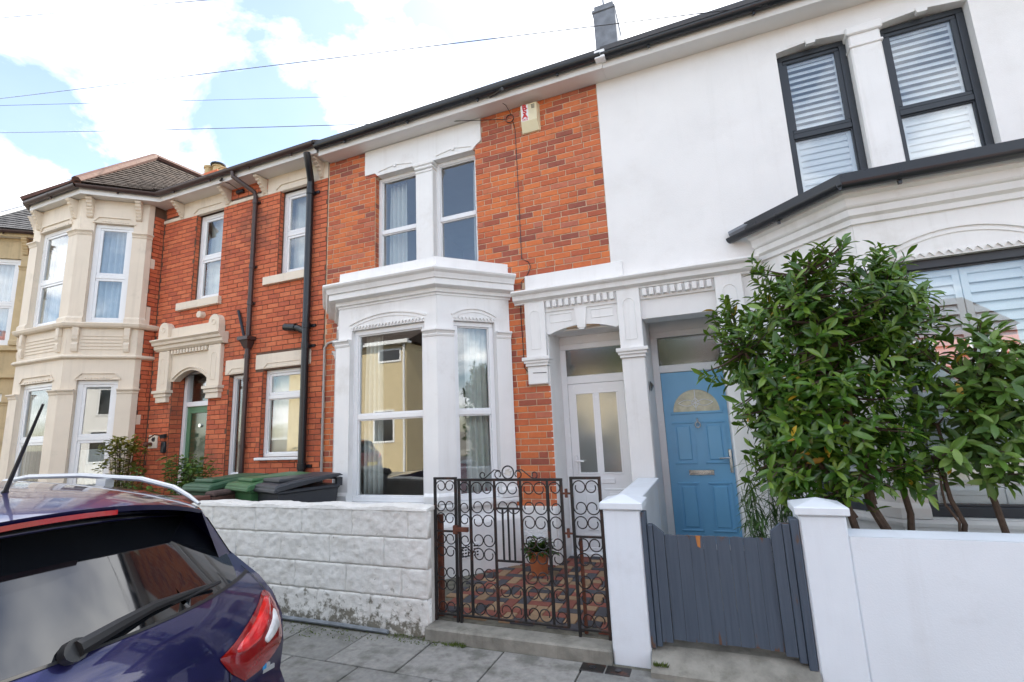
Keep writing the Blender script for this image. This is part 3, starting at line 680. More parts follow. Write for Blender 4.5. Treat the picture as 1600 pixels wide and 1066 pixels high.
wB = window(hB, FB, 0.168, LA - 0.201, 0.80, 2.80, None, m=DARKFRAME, o=-0.05, lower='bead', fw=0.075); shutters(wB, FB, 0.25, LA - 0.28, 0.89, 2.71, -0.125, 21, 1.15, 2)
wB = window(hB, FBl, 0.222, LR - 0.202, 0.80, 2.80, None, m=DARKFRAME, o=-0.05, lower='bead', fw=0.06); shutters(wB, FBl, 0.285, LR - 0.265, 0.87, 2.73, -0.13, 22, 0.5, 1)
window(hB, FBr, 0.202, LR - 0.222, 0.80, 2.80, None, m=DARKFRAME, o=-0.05, lower='bead')
# porch: shared middle pilaster, cornice, dentils, blue door
b = MB(); b.sweep(CORN, [(MIR + 0.001, W), (0.62, W)]); b.build('door_cornice', WHITE, hB)
b = MB(FW); b.box(MIR + 0.002, 0.50, -0.03, 0.01, 3.16, 3.25, 0.004); b.build('band', WHITE, hB)
pilaster(hB, -0.83, -0.58, WHITE, 0.1, 3.06, 2.30); pilaster(hB, 0.19, 0.45, WHITE, 0.1, 3.06, 2.30)
b = MB(FW); b.box(-0.835, -0.575, 0.0, 0.085, 0.1, 0.30, 0.006); b.box(0.185, 0.455, 0.0, 0.085, 0.1, 0.30, 0.006); b.build('pilaster_base', WHITE, hB)
dentils(hB, F(W), -0.56, 0.175, 10, 0.03, 0.085, 2.965, 3.045, WHITE)
b = MB(FW); b.box(-0.58, 0.19, -0.70, 0.03, 2.935, 3.06, 0.004); b.build('porch_lintel', WHITE, hB)
YB = 6.1; FE = F(YB)
b = MB(); b.box(-0.62, -0.583, W - 0.0, YB + 0.1, 0.08, 2.93); b.box(0.193, 0.23, W + 0.0, YB + 0.1, 0.08, 2.93); b.build('porch_lining', WHITE, hB)
b = MB(FE); b.box(-0.583, 0.30, -0.08, -0.004, 2.68, 2.94, 0.004); ring(b, -0.582, 0.30, 0.16, 2.68, 0.075, -0.08, 0.0, 0.006); b.box(-0.51, 0.23, -0.075, -0.003, 2.175, 2.265, 0.006)
dB = b.build('door', UPVC, hB)
b = MB(FE); b.box(-0.505, 0.223, -0.06, -0.018, 0.225, 2.172, 0.004); lf = b.build('door_leaf', BLUE, dB)
pane(FE, -0.50, 0.22, 2.265, 2.60, -0.03, dB, GLASSD)
b = MB(FE)
uc = -0.141
for a, c in ((-0.43, -0.185), (-0.097, 0.148)):
    for z0, z1 in ((0.36, 0.90), (1.10, 1.585)):
        ring(b, a, c, z0, z1, 0.024, -0.03, -0.004, 0.008); b.box(a + .045, c - .045, -0.03, -0.006, z0 + .045, z1 - .045, 0.011)
r = 0.255
arch_strip(b, [(uc - r * math.cos(math.pi * i / 20), 1.70 + r * math.sin(math.pi * i / 20)) for i in range(21)], 0.028, -0.03, -0.003); b.box(uc - r - .03, uc + r + .03, -0.03, -0.003, 1.67, 1.70, 0.006)
b.build('door_moulding', BLUE, dB)
FANGL = mat('leaded_fan_glass', (0.50, 0.47, 0.33), 0.12, 0.25, 14, 0.25, 40)
b = MB(FE); b.prism([(uc - r * math.cos(math.pi * i / 20), 1.70 + r * math.sin(math.pi * i / 20)) for i in range(21)], -0.03, -0.015, 1); fg = b.build('fanlight', FANGL, dB)
b = MB(); q = [(uc, 1.71), (uc, 1.95)]; b.tube([FE(u, -0.012, z) for u, z in q], 0.005, 5)
for sgn in (-1, 1):
    b.tube([FE(uc + sgn * 0.19 * t, -0.012, 1.80 + 0.035 * math.sin(math.pi * t)) for t in [i / 10 for i in range(11)]], 0.005, 5); b.tube([FE(uc + sgn * 0.19 * t, -0.012, 1.80 - 0.035 * math.sin(math.pi * t)) for t in [i / 10 for i in range(11)]], 0.005, 5)
    b.tube([FE(uc + sgn * 0.045 * (1 - abs(2 * t - 1)), -0.012, 1.74 + 0.12 * t) for t in [i / 8 for i in range(9)]], 0.005, 5)
b.build('leading', UPVC, dB)
b = MB(); b.tube([FE(uc, -0.012, 1.62), FE(uc, 0.004, 1.61), FE(uc, 0.006, 1.575)], 0.011, 8); ring_ = [FE(uc + 0.028 * math.sin(t), 0.012, 1.545 - 0.032 * math.cos(t)) for t in [2 * math.pi * i / 16 for i in range(16)]]
b.tube(ring_, 0.008, 6, closed=True); b.build('door_knocker', CHROME, dB)
b = MB(FE); b.box(-0.29, -0.02, -0.018, -0.004, 0.975, 1.035, 0.005); b.build('letter_plate', CHROME, dB)
b = MB(FE); b.box(0.150, 0.185, -0.018, -0.006, 1.00, 1.26, 0.005); b.tube([(0.168, -0.01, 1.17), (0.168, 0.04, 1.17), (0.05, 0.045, 1.165)], 0.011, 7); b.build('door_handle', CHROME, dB)
b = MB(); b.box(-0.62, 0.23, W - 0.05, YB + 0.1, 0.02, 0.16, 0.006); b.build('threshold', CONC, hB)
eaves(hB, MIR + 0.001, BX1, 5.18, 5.735, BLACKPL)
pitched_roof(hB, MIR, BX1, 5.08, 9.4, 13.4, 5.95, 8.4, SLATED)
chimney(hB, -1.18, -0.80, 7.6, 8.3, 6.5, 8.86, LEAD, [], False)
b = MB(); b.box(-1.16, -0.82, 7.62, 8.28, 8.86, 8.95); b.box(-1.2, -0.79, 7.58, 8.32, 8.80, 8.86, .01); b.tube([(-1.0, 7.7, 8.9), (-1.0, 7.7, 9.28)], 0.018, 6); b.build('chimney_flue', LEAD, hB)
bell = MB(FW); bell.box(0.225, 0.265, 0.058, 0.085, 1.62, 1.78, 0.004); tag(bell.build('doorbell', UPVC), 'white video doorbell on the pilaster beside the blue door', 'doorbell')
pl = MB(FW); pl.prism([(-0.565, 1.93), (-0.535, 1.99), (-0.565, 2.04)], -0.15, -0.05, 1); tag(pl.build('porch_light', BLACKPL), 'small dark wall light inside the porch of the blue door', 'wall light')
# ------------------------------------------------------------------ cream-trimmed brick house
hC = thing('terraced_house', 'red brick terraced house with two-storey cream bay and green front door', 'house', (-8.5, W, 0))
CX0, CX1 = -11.95, AX0
cW = [(-7.96, -7.30, 3.93, 5.52), (-6.02, -5.40, 4.08, 5.52), (-8.26, -7.38, 0.40, 2.80), (-6.93, -6.56, 1.05, 2.60), (-6.22, -5.42, 1.33, 2.62)]
bayhole = (-11.6, -8.95, 0.2, 5.7)
b = MB(FW); wall_with_holes(b, CX0, CX1 - 0.001, -0.1, 5.80, -0.28, 0, cW + [bayhole]); b.build('wall', MORTAR_C, hC)
shell(hC, CX0, CX1, W + 0.3, 9.6, 0.3, 3.1, 5.9)
R1, R2, R3 = (-8.825, W), (-8.825, 5.119), (-9.553, 4.496); R6, R5, R4 = (-11.68, W), (-11.68, 5.119), (-10.951, 4.496)
FCr = F(R2, R1); FCc = F(R3, R2); FCf = F(R4, R3); FCl = F(R5, R4); FCo = F(R6, R5)
# brickwork: main wall and the two returns of the bay
nC = brick_field(hC, [(FW, [(-8.80, CX1 - 0.012, 0.2, 5.80), (CX0, -11.70, 0.2, 5.80)], cW + [(-8.30, -7.22, 5.50, 5.85), (-6.30, -5.04, 5.56, 5.85), (-8.50, -7.10, 3.05, 3.5), (-8.82, -5.05, 5.49, 5.565), (-8.54, -7.10, 2.36, 3.3), (-6.37, -5.40, 2.62, 2.87), (-7.02, -6.52, 2.60, 2.84)], 0.20, 0.0),
                      (FCr, [(0.10, FCr.L, 0.2, 5.6)], [(0, 0.16, 3.5, 3.95), (0, 0.16, 4.6, 4.8), (0, .16, 1.9, 2.1)], 0.20, 0.0)] + reveals(cW[:2] + cW[3:], 0.068) + reveals(cW[2:3], 0.2), BRICK_C, 300)
def trim(root, face, rects, m, name, o1=0.02, o0=-0.05, ch=0.004):
    for r in rects:
        b = MB(face); b.box(r[0], r[1], o0, o1, r[2], r[3], ch); b.build(name, m, root)
# windows
for i, (u0, u1, z0, z1) in enumerate(cW):
    if i == 2: continue
    if i == 4: window(hC, FW, u0 + .002, u1 - .002, z0, z1, 2.21, o=-0.07, lower='bead')
    elif i == 3: window(hC, FW, u0 + .002, u1 - .002, z0, z1, None, o=-0.07, lower='bead', fw=0.05)
    else: window(hC, FW, u0 + .002, u1 - .002, z0, z1 - 0.02, (z0 + z1) / 2 - 0.02, o=-0.09, fw=0.075)
trim(hC, FW, [(-8.24, -7.22, 3.80, 3.93), (-6.25, -5.34, 3.95, 4.08)], CREAM, 'window_sill', 0.07, -0.1, 0.006)
trim(hC, FW, [(-6.26, -5.40, 1.29, 1.328)], UPVC, 'window_sill', 0.06, -0.1, 0.006)
trim(hC, FW, [(-6.37, -5.28, 2.64, 2.865), (-7.02, -6.52, 2.61, 2.84)], CREAM, 'lintel', 0.014)
trim(hC, FW, [(-8.82, -8.30, 5.50, 5.56), (-7.22, -6.30, 5.50, 5.56)], CREAM, 'string_course', 0.02)
trim(hC, FW, [(-8.30, -7.22, 5.50, 5.80), (-6.30, -5.05, 5.50, 5.80)], CREAM, 'lintel', 0.012)
for u0, u1 in ((-8.02, -7.24), (-6.10, -5.36)):
    b = MB(FW); arch_strip(b, [(u0, 5.53), (u0 + .1, 5.60), (u1 - .1, 5.60), (u1, 5.53)], 0.012, 0.005, 0.03); b.build('window_hood', CREAM, hC)
for u0, u1, zz in ((-6.20, -5.42, 2.64), (-6.95, -6.58, 2.62)):
    b = MB(FW); arch_strip(b, [(u0, zz), (u0 + .08, zz + .075), (u1 - .08, zz + .075), (u1, zz)], 0.01, 0.005, 0.022); scallops(b, u0 + .06, u1 - .06, zz, 14, 0.02, 0.0, 0.018); b.build('window_hood', CREAM, hC)
def corbel(root, face, u, z0, z1, out, m, w=0.10):   # scrolled eaves bracket
    n = 6; prof = [(0, z0), (0.02, z0)]
    for i in range(n):
        t = (i + 1) / n; zz = z0 + (z1 - z0) * t; oo = 0.03 + (out - 0.03) * t ** 1.5
        prof += [(oo, zz - (z1 - z0) / n * 0.75), (oo + 0.012, zz - (z1 - z0) / n * 0.35), (oo - 0.004, zz - 0.004)]
    prof += [(out, z1), (0, z1)]
    b = MB(lambda a, o, z: face(u + a, o, z)); b.prism(prof, -w / 2, w / 2, 0); return b.build('bracket', m, root)
for u in (-8.33, -7.17, -6.35, -5.16): corbel(hC, FW, u, 5.52, 5.775, 0.22, CREAM, 0.07)
# two-storey bay
ZB = 5.64
for ff, u0, u1 in ((FCc, 0.20, 0.76), (FCf, 0.24, FCf.L - 0.24), (FCl, 0.20, 0.76)):
    b = MB(ff); wall_with_holes(b, 0.002, ff.L - 0.002, 0.05, 5.78, -0.15, 0, [(u0, u1, 0.70, 2.66), (u0, u1, 3.60, 5.36)]); b.build('bay_wall', CREAM, hC)
    window(hC, ff, u0 + .002, u1 - .002, 0.70, 2.658, 1.72, o=-0.05, fw=0.07); window(hC, ff, u0 + .002, u1 - .002, 3.60, 5.358, 4.42, o=-0.05, fw=0.07)
    for zz in (2.67, 5.37):
        b = MB(ff); arch_strip(b, [(u0 - .02, zz), (u0 + .06, zz + .09), (u1 - .06, zz + .09), (u1 + .02, zz)], 0.014, 0.003, 0.02); scallops(b, u0 + .08, u1 - .08, zz + .0, 10, 0.025, 0.0, 0.016); b.box(u0 - .03, u1 + .03, 0, 0.022, zz - .012, zz + .004); b.build('window_hood', CREAM, hC)
    b = MB(ff)
    for k in range(5): b.box(u0 + 0.0, u1 - 0.0, 0.0, 0.012, 3.16 + k * 0.055, 3.175 + k * 0.055)
    b.build('apron_panel', CREAM, hC)
    for uu in (u0 - 0.07, u1 + 0.07):
        corbel(hC, ff, uu, 5.44, 5.77, 0.14, CREAM, 0.085)
        b = MB(ff); b.box(uu - .045, uu + .045, 0, 0.06, 3.38, 3.52, .006); b.prism([(0, 3.12), (0.03, 3.12), (0.045, 3.17), (0.05, 3.24), (0.03, 3.28), (0.055, 3.33), (0.06, 3.38), (0, 3.38)], uu - .04, uu + .04, 0); b.build('console', CREAM, hC)
for ff in (FCr, FCo):
    b = MB(ff); b.box(0.0, ff.L, -0.15, -0.006, 0.05, 5.78); b.build('bay_return', MORTAR_C, hC)
    qs = [(0.0, 0.10, 0.05, 5.78)] if ff is FCr else [(ff.L - 0.1, ff.L, 0.05, 5.78)]
    trim(hC, ff, qs, CREAM, 'quoin', 0.006, -0.02)
    if ff is FCr: trim(hC, ff, [(0.10, 0.17, 3.52, 3.93), (0.10, 0.17, 4.62, 4.80), (0.10, 0.17, 1.92, 2.08), (0.10, 0.17, 0.5, 0.7)], CREAM, 'quoin', 0.008, -0.02)
bayC = [R6, R5, R4, R3, R2, R1]
b = MB(); b.sweep([(-0.02, 3.60), (0.09, 3.60), (0.10, 3.585), (0.085, 3.545), (0.06, 3.52), (-0.02, 3.515)], bayC); b.build('bay_sill', CREAM, hC)
b = MB(); b.sweep([(-0.02, 3.07), (0.03, 3.07), (0.06, 3.04), (0.055, 3.02), (0.015, 3.0), (-0.02, 3.0)], bayC); b.build('bay_string', CREAM, hC)
b = MB(); b.sweep([(-0.02, 0.70), (0.07, 0.70), (0.07, 0.64), (-0.02, 0.62)], bayC); b.build('bay_sill', CREAM, hC)
for z0, zc in ((0.70, 2.42), (3.60, 5.12)):
    pier([along(R3, R4, 0.235), R3, along(R3, R2, 0.195)], hC, CREAM, z0, zc); pier([along(R2, R3, 0.195), R2, along(R2, R1, 0.08)], hC, CREAM, z0, zc); pier([along(R4, R5, 0.195), R4, along(R4, R3, 0.235)], hC, CREAM, z0, zc)
b = MB(); b.prism([(-11.5, W), (-11.5, 5.2), (-10.9, 4.62), (-9.6, 4.62), (-9.0, 5.2), (-9.0, W)], 3.05, 3.2, 2); b.build('bay_floor', ROOMW, hC)
# bay and main eaves
ev = [(-12.0, 5.13), (-11.85, 5.13), (-10.87, 4.36), (-9.38, 4.36), (-8.575, 5.13), (-5.045, 5.13)]
b = MB(); b.sweep([(0, 5.775), (0, 5.93), (-0.022, 5.93), (-0.022, 5.775)], ev); b.build('fascia', SOFFIT, hC)
b = MB(); b.prism([(-11.83, 5.15), (-10.86, 4.38), (-9.39, 4.38), (-8.585, 5.15), (-5.05, 5.15), (-5.05, W), (-11.9, W)], 5.785, 5.797, 2); b.build('soffit', SOFFIT, hC)
gutter(hC, [(x, y - 0.06, 5.905) for x, y in ev], 0.055, BROWNPL, 0.8)
pitched_roof(hC, CX0, CX1, 5.06, 9.4, 13.4, 5.95, 8.4, SLATE)
ap = Vector((-10.24, 5.95, 7.50)); bk = Vector((-10.24, 8.1, 7.60))
e1, e2, e3, e4 = Vector((-11.95, 5.25, 5.93)), Vector((-10.92, 4.27, 5.93)), Vector((-9.34, 4.27, 5.93)), Vector((-8.45, 5.15, 5.93))
b = MB()
def tile_face(b, A, B, C, D, rows):          # courses of tiles between eaves A-B and head D-C
    nrm = (B - A).cross(D - A).normalized()
    if nrm.z < 0: nrm = -nrm
    for i in range(rows):
        t0, t1 = i / rows, (i + 1) / rows; p, q = A.lerp(D, t0), B.lerp(C, t0); r_, s_ = B.lerp(C, t1 + .01), A.lerp(D, t1 + .01)
        n = max(1, int((q - p).length / 0.17)); off = 0.5 if i % 2 else 0
        for k in range(n + (1 if off else 0)):
            a0 = max(0, (k - off) / n) + .004; a1 = min(1, (k + 1 - off) / n) - .004
            if a1 - a0 < 0.01: continue
            w1 = p.lerp(q, a0), p.lerp(q, a1), s_.lerp(r_, a1), s_.lerp(r_, a0); up = nrm * (0.022 + ru(-.003, .003)); lo = nrm * 0.006
            b.add([tuple(w1[0] + up), tuple(w1[1] + up), tuple(w1[2] + lo), tuple(w1[3] + lo), tuple(w1[0]), tuple(w1[1])], [(0, 1, 2, 3), (4, 5, 1, 0)])
tile_face(b, e2, e3, ap + Vector((.02, 0, 0)), ap - Vector((.02, 0, 0)), 20); tile_face(b, e3, e4, bk, ap, 20); tile_face(b, e1, e2, ap, bk, 20)
b.build('bay_roof_tiles', SLATE, hC, False, 'stuff')
b = MB(); b.add([tuple(e1), tuple(e2), tuple(e3), tuple(e4), tuple(ap - Vector((0, 0, .03))), tuple(bk - Vector((0, 0, .03)))], [(0, 1, 4, 5), (1, 2, 4), (2, 3, 5, 4)]); b.build('bay_roof_deck', SLATE, hC)
b = MB()
for A_, B_ in ((e2, ap), (e3, ap), (ap, bk)): b.tube([tuple(A_.lerp(B_, t) + Vector((0, 0, .02))) for t in [i / 12 for i in range(13)]], 0.075, 8)
b.build('ridge_tiles', TERRA, hC, True)
chimney(hC, -13.0, -12.0, 8.6, 9.2, 7.0, 9.0, BRICK_C, [(-12.75, 8.9, .13, .45), (-12.4, 8.9, .13, .4), (-12.15, 8.9, .12, .25)])
b = MB(); b.lathe([(0.05, 0.35), (0.2, .40), (.2, .44), (.06, .50)], (-12.4, 8.9, 9.0), 12); b.build('chimney_cowl', BLACKPL, hC, True)
# doorcase
for u0, u1 in ((-8.56, -8.30), (-7.36, -7.08)):
    uc = (u0 + u1) / 2
    b = MB(FW); b.box(u0, u1, -0.02, 0.07, 2.46, 3.12, .006); p = b.build('pilaster', CREAM, hC)
    b = MB(FW)
    for d, z0, z1 in ((.0, 2.26, 2.35), (.02, 2.35, 2.41), (.045, 2.41, 2.46)): b.box(u0 - d, u1 + d, -0.02, 0.07 + d, z0, z1 - .001, .004)
    b.build('pilaster_cap', CREAM, p)
    b = MB(); w = .055; b.tube([FW(u, .071, z) for u, z in [(uc - w, 2.56)] + [(uc - w * math.cos(math.pi * i / 8), 2.94 + w * math.sin(math.pi * i / 8)) for i in range(9)] + [(uc + w, 2.56), (uc - w, 2.56)]], .006, 5); b.build('pilaster_panel', CREAM, p)
    b = MB(FW); b.prism([(uc - .12, 3.31), (uc - .12, 3.49)] + [(uc - .12 * math.cos(math.pi * i / 8), 3.49 + .12 * math.sin(math.pi * i / 8)) for i in range(1, 8)] + [(uc + .12, 3.49), (uc + .12, 3.31)], -0.02, 0.11, 1); ac = b.build('acroterion', CREAM, hC)
    b = MB(); b.tube([FW(uc + .045 * math.sin(t), .112, 3.48 + .045 * math.cos(t)) for t in [2 * math.pi * i / 14 for i in range(14)]], .007, 5, closed=True); b.build('rosette', CREAM, ac, True)
b = MB(FW); b.box(-8.31, -7.35, -0.02, 0.06, 3.31, 3.50, .005); b.build('doorcase_parapet', CREAM, hC)
b = MB(); b.sweep([(-.02, 3.31), (.19, 3.31), (.195, 3.29), (.16, 3.26), (.15, 3.22), (.115, 3.21), (.11, 3.16), (.07, 3.125), (-.02, 3.125)], [(-8.64, W), (-7.0, W)]); b.build('door_cornice', CREAM, hC)
dentils(hC, FW, -8.27, -7.39, 12, 0.02, 0.075, 3.05, 3.118, CREAM)
b = MB(FW); b.prism([(-8.30, 3.12), (-7.36, 3.12), (-7.36, 2.60)] + [(u, z) for u, z in reversed(arch_pts(-8.22, -7.42, 2.60, 0.16, 14))] + [(-8.30, 2.60)], -0.10, 0.015, 1); b.build('door_arch', CREAM, hC)
b = MB(FW); arch_strip(b, arch_pts(-8.24, -7.40, 2.63, 0.17, 14), 0.022, 0.01, 0.04); b.build('arch_moulding', CREAM, hC)
b = MB(FW); ring(b, -8.25, -7.39, 0.38, 2.80, 0.07, -0.30, -0.20, .005); b.box(-8.18, -7.46, -0.295, -0.205, 2.18, 2.26, .005); dC = b.build('door', UPVC, hC)
pane(FW, -8.18, -7.46, 2.26, 2.73, -0.25, dC)
b = MB(FW); b.box(-8.18, -7.46, -0.28, -0.235, 0.4, 2.18, .004); dl = b.build('door_leaf', GREEN, dC)
b = MB(FW); ring(b, -8.10, -7.54, 1.18, 2.10, .035, -0.24, -0.215, .006); ring(b, -8.10, -7.54, 0.5, 0.95, .03, -0.24, -0.22, .006); b.build('door_moulding', GREEN, dC)
b = MB(FW); b.box(-8.07, -7.57, -0.236, -0.228, 1.21, 2.07); b.build('pane', GLASSD, dC)
b = MB(FW); b.box(-7.95, -7.69, -0.236, -0.215, 1.04, 1.10, .005); b.build('letter_plate', BRASS, dC)
b = MB(); b.tube([FW(-7.82, -.228, 1.86), FW(-7.82, -.20, 1.86)], .03, 10); b.build('door_knob', CHROME, dC, True)
# rainwater goods of the cream house
b = MB(); b.tube([(-6.72, 5.075, 5.87), (-6.72, 5.08, 5.78), (-6.50, 5.31, 5.56), (-6.50, W - .06, 5.50), (-6.50, W - .06, 3.12)], 0.036, 10)
for z in (5.40, 4.3, 3.7): b.tube([(-6.50, W - .06, z - .03), (-6.50, W - .06, z + .03)], 0.045, 10); b.box(-6.56, -6.44, W - .03, W + .005, z - .015, z + .015)
dp = b.build('downpipe', BROWNPL, hC, True)
b = MB(); b.add([(-6.60, W - .16, 3.14), (-6.40, W - .16, 3.14), (-6.40, W - .005, 3.14), (-6.60, W - .005, 3.14), (-6.54, W - .10, 2.98), (-6.46, W - .10, 2.98), (-6.46, W - .02, 2.98), (-6.54, W - .02, 2.98)], [(0, 1, 2, 3), (7, 6, 5, 4), (0, 4, 5, 1), (1, 5, 6, 2), (2, 6, 7, 3), (3, 7, 4, 0)]); b.box(-6.61, -6.39, W - .17, W - .004, 3.10, 3.16, .004); b.build('hopper', BROWNPL, dp)
b = MB(); b.tube([(-6.50, W - .06, 3.0), (-6.50, W - .06, 0.3)], 0.036, 10)
for z in (2.86, 2.5, 1.5): b.tube([(-6.50, W - .06, z - .03), (-6.50, W - .06, z + .03)], 0.045, 10)
b.build('lower_pipe', BROWNPL, dp, True)
b = MB(); b.tube([(-6.78, W - .03, 3.62), (-6.66, W - .05, 3.35), (-6.56, W - .06, 3.10)], 0.022, 8); b.build('overflow_pipe', BLACKPL, dp, True)
b = MB(); b.lathe([(.055, 0), (.055, .09)], (0, 0, 0), 14); v = b.build('flue_terminal', CREAM, hC, True); v.rotation_euler = (math.pi / 2, 0, 0); v.location = (-7.62, W, 3.66)
# black soil pipe between the two houses
b = MB(); b.tube([(-5.20, 5.10, 5.80), (-5.20, 5.12, 5.72), (-5.27, 5.24, 5.58), (-5.33, W - .07, 5.48), (-5.335, W - .07, 5.40), (-5.33, W - .07, 0.1)], 0.052, 12)
for z in (5.3, 3.2, 2.9, 1.2): b.tube([(-5.33, W - .07, z - .04), (-5.33, W - .07, z + .04)], 0.062, 12); b.box(-5.36, -5.20, W - .03, W + .006, z - .02, z + .02)
b.tube([(-5.33, W - .07, 3.10), (-5.45, W - .09, 3.17), (-5.58, W - .10, 3.20)], 0.048, 10); b.tube([(-5.50, W - .095, 3.185), (-5.70, W - .10, 3.215)], 0.058, 10); b.tube([(-5.66, W - .10, 3.21), (-5.72, W - .02, 3.22)], 0.05, 10)
b.build('soil_pipe', BLACKPL, hC, True)
b = MB(); b.tube([(-4.78, W - .05, 2.93), (-4.96, W - .03, 2.90), (-5.01, W - .03, 2.84), (-5.01, W - .03, 0.4)], 0.017, 8); b.build('conduit', GREYPL, hA, True)
# ------------------------------------------------------------------ ochre house beyond
hD = thing('terraced_house', 'brick terraced house with ochre stone bay and dark slate roof beyond the cream bay', 'house', (-14.5, W, 0))
DX1 = CX0 - 0.01; DX0 = -17.2
b = MB(FW); b.box(DX0, DX1, -0.28, 0, -0.1, 5.8); b.build('wall', MORTAR_C, hD)
S1, S2, S3, S4, S5, S6 = (-12.35, W), (-12.35, 5.12), (-13.08, 4.5), (-14.48, 4.5), (-15.2, 5.12), (-15.2, W)
FDc = F(S3, S2); FDf = F(S4, S3); FDr = F(S2, S1)
brick_field(hD, [(FW, [(-12.33, DX1, 0.2, 5.8)], [], 0.2, 0.0), (FDr, [(0.08, FDr.L, 0.2, 5.6)], [(0, FDr.L, 2.9, 3.6)], 0.2, 0.0)], BRICK_C, 0)
for ff, u0, u1 in ((FDc, 0.20, 0.76), (FDf, 0.24, FDf.L - .24)):
    b = MB(ff); wall_with_holes(b, 0.002, ff.L - .002, .05, 5.78, -0.15, 0, [(u0, u1, .7, 2.66), (u0, u1, 3.6, 5.36)]); b.build('bay_wall', STONE, hD)
    window(hD, ff, u0 + .002, u1 - .002, 0.70, 2.658, 1.72, o=-0.05, fw=.07); window(hD, ff, u0 + .002, u1 - .002, 3.6, 5.358, 4.42, o=-0.05, fw=.07)
b = MB(FDr); b.box(0, FDr.L, -.15, -.006, .05, 5.78); b.build('bay_return', MORTAR_C, hD)
trim(hD, FDr, [(0.0, .10, .05, 5.78), (.1, .2, 3.55, 3.95), (.1, .2, 4.5, 4.72), (.1, .2, 1.9, 2.1)], STONE, 'quoin', .008, -.02)
bD = [S6, S5, S4, S3, S2, S1]
for z in (3.55, 3.02, 0.66): b = MB(); b.sweep([(-.02, z), (.09, z), (.09, z - .06), (-.02, z - .09)], bD); b.build('bay_string', STONE, hD)
for z0, zc in ((.7, 2.42), (3.6, 5.12)):
    pier([along(S3, S4, .235), S3, along(S3, S2, .195)], hD, STONE, z0, zc); pier([along(S2, S3, .195), S2, along(S2, S1, .08)], hD, STONE, z0, zc)
for ff, uu in ((FDc, .13), (FDc, .83), (FDf, FDf.L - .15)): corbel(hD, ff, uu, 5.44, 5.77, .14, STONE, .085)
evD = [(-17.2, 5.13), (-15.35, 5.13), (-14.5, 4.36), (-12.98, 4.36), (-12.12, 5.13), (-11.97, 5.13)]
b = MB(); b.sweep([(0, 5.775), (0, 5.9), (-.022, 5.9), (-.022, 5.775)], evD); b.build('fascia', STONE, hD)
b = MB(); b.prism([(-15.3, 5.15), (-14.48, 4.38), (-13.0, 4.38), (-12.14, 5.15), (-12.0, W), (-15.3, W)], 5.785, 5.797, 2); b.build('soffit', SOFFIT, hD)
gutter(hD, [(x, y - .06, 5.88) for x, y in evD], .055, BROWNPL, 1.0)
pitched_roof(hD, DX0, DX1, 5.06, 9.4, 13.4, 5.95, 8.4, SLATED)
apD = Vector((-13.75, 6.0, 7.4)); f1, f2, f3, f4 = Vector((-15.3, 5.2, 5.92)), Vector((-14.5, 4.3, 5.92)), Vector((-12.95, 4.3, 5.92)), Vector((-12.1, 5.15, 5.92)); bkD = Vector((-13.75, 8, 7.5))
b = MB(); b.add([tuple(f1), tuple(f2), tuple(f3), tuple(f4), tuple(apD - Vector((0, 0, .03))), tuple(bkD - Vector((0, 0, .03)))], [(0, 1, 4, 5), (1, 2, 4), (2, 3, 5, 4)]); b.build('bay_roof_deck', SLATED, hD)
b = MB(); tile_face(b, f2, f3, apD, apD, 18); tile_face(b, f3, f4, bkD, apD, 18); b.build('bay_roof_tiles', SLATED, hD, False, 'stuff')
b = MB(); b.tube([tuple(f3.lerp(apD, t)) for t in (0, .5, 1)], .07, 8); b.build('ridge_tiles', LEAD, hD, True)
# ------------------------------------------------------------------ ground, pavement, road
YW = 3.6                                    # street face of the front walls
b = MB(); b.box(-400, 400, -400, 400, -0.6, -0.14); struct(b.build('ground', mat('far_ground', (0.14, 0.13, 0.11), 0.95, 0.2, 2)))
b = MB(); b.box(-60, 60, -5.9, 1.98, -0.30, -0.12); struct(b.build('road', ASPH))
pv = MB(); pv.box(-40, 30, 2.12, YW + 0.3, -0.30, -0.014); pave = struct(pv.build('pavement', GRIT))
kb = MB(); kb.box(-40, 30, 1.98, 2.12, -0.30, 0.0, 0.012); struct(kb.build('kerb', CONC))
me = None
for i in range(-10, 5):
    for j, (y0, y1) in enumerate(((3.055, 3.545), (2.56, 3.045), (2.125, 2.55))):
        x0 = -2.17 + 0.6 * i + (0.0 if j != 1 else 0.3); b = MB()
        b.box(x0 + .006, x0 + .594, y0, y1, -0.05, ru(-.002, .003), .004); b.build('flagstone', FLAG, pave)
b = MB(); 
for sx in range(-12, 6): b.box(-2.2 + sx * .9, -2.2 + sx * .9 + .88, 3.548, 3.60, -0.05, ru(-.006, .0), .004)
b.build('mortar_fillet', GRIT, pave)
b = MB(); b.box(-40, -9.0, YW + .3, W, -0.3, 0.05); b.box(-9.0, 4, YW + .3, W + .8, -0.3, 0.07); struct(b.build('front_yards', CONC))
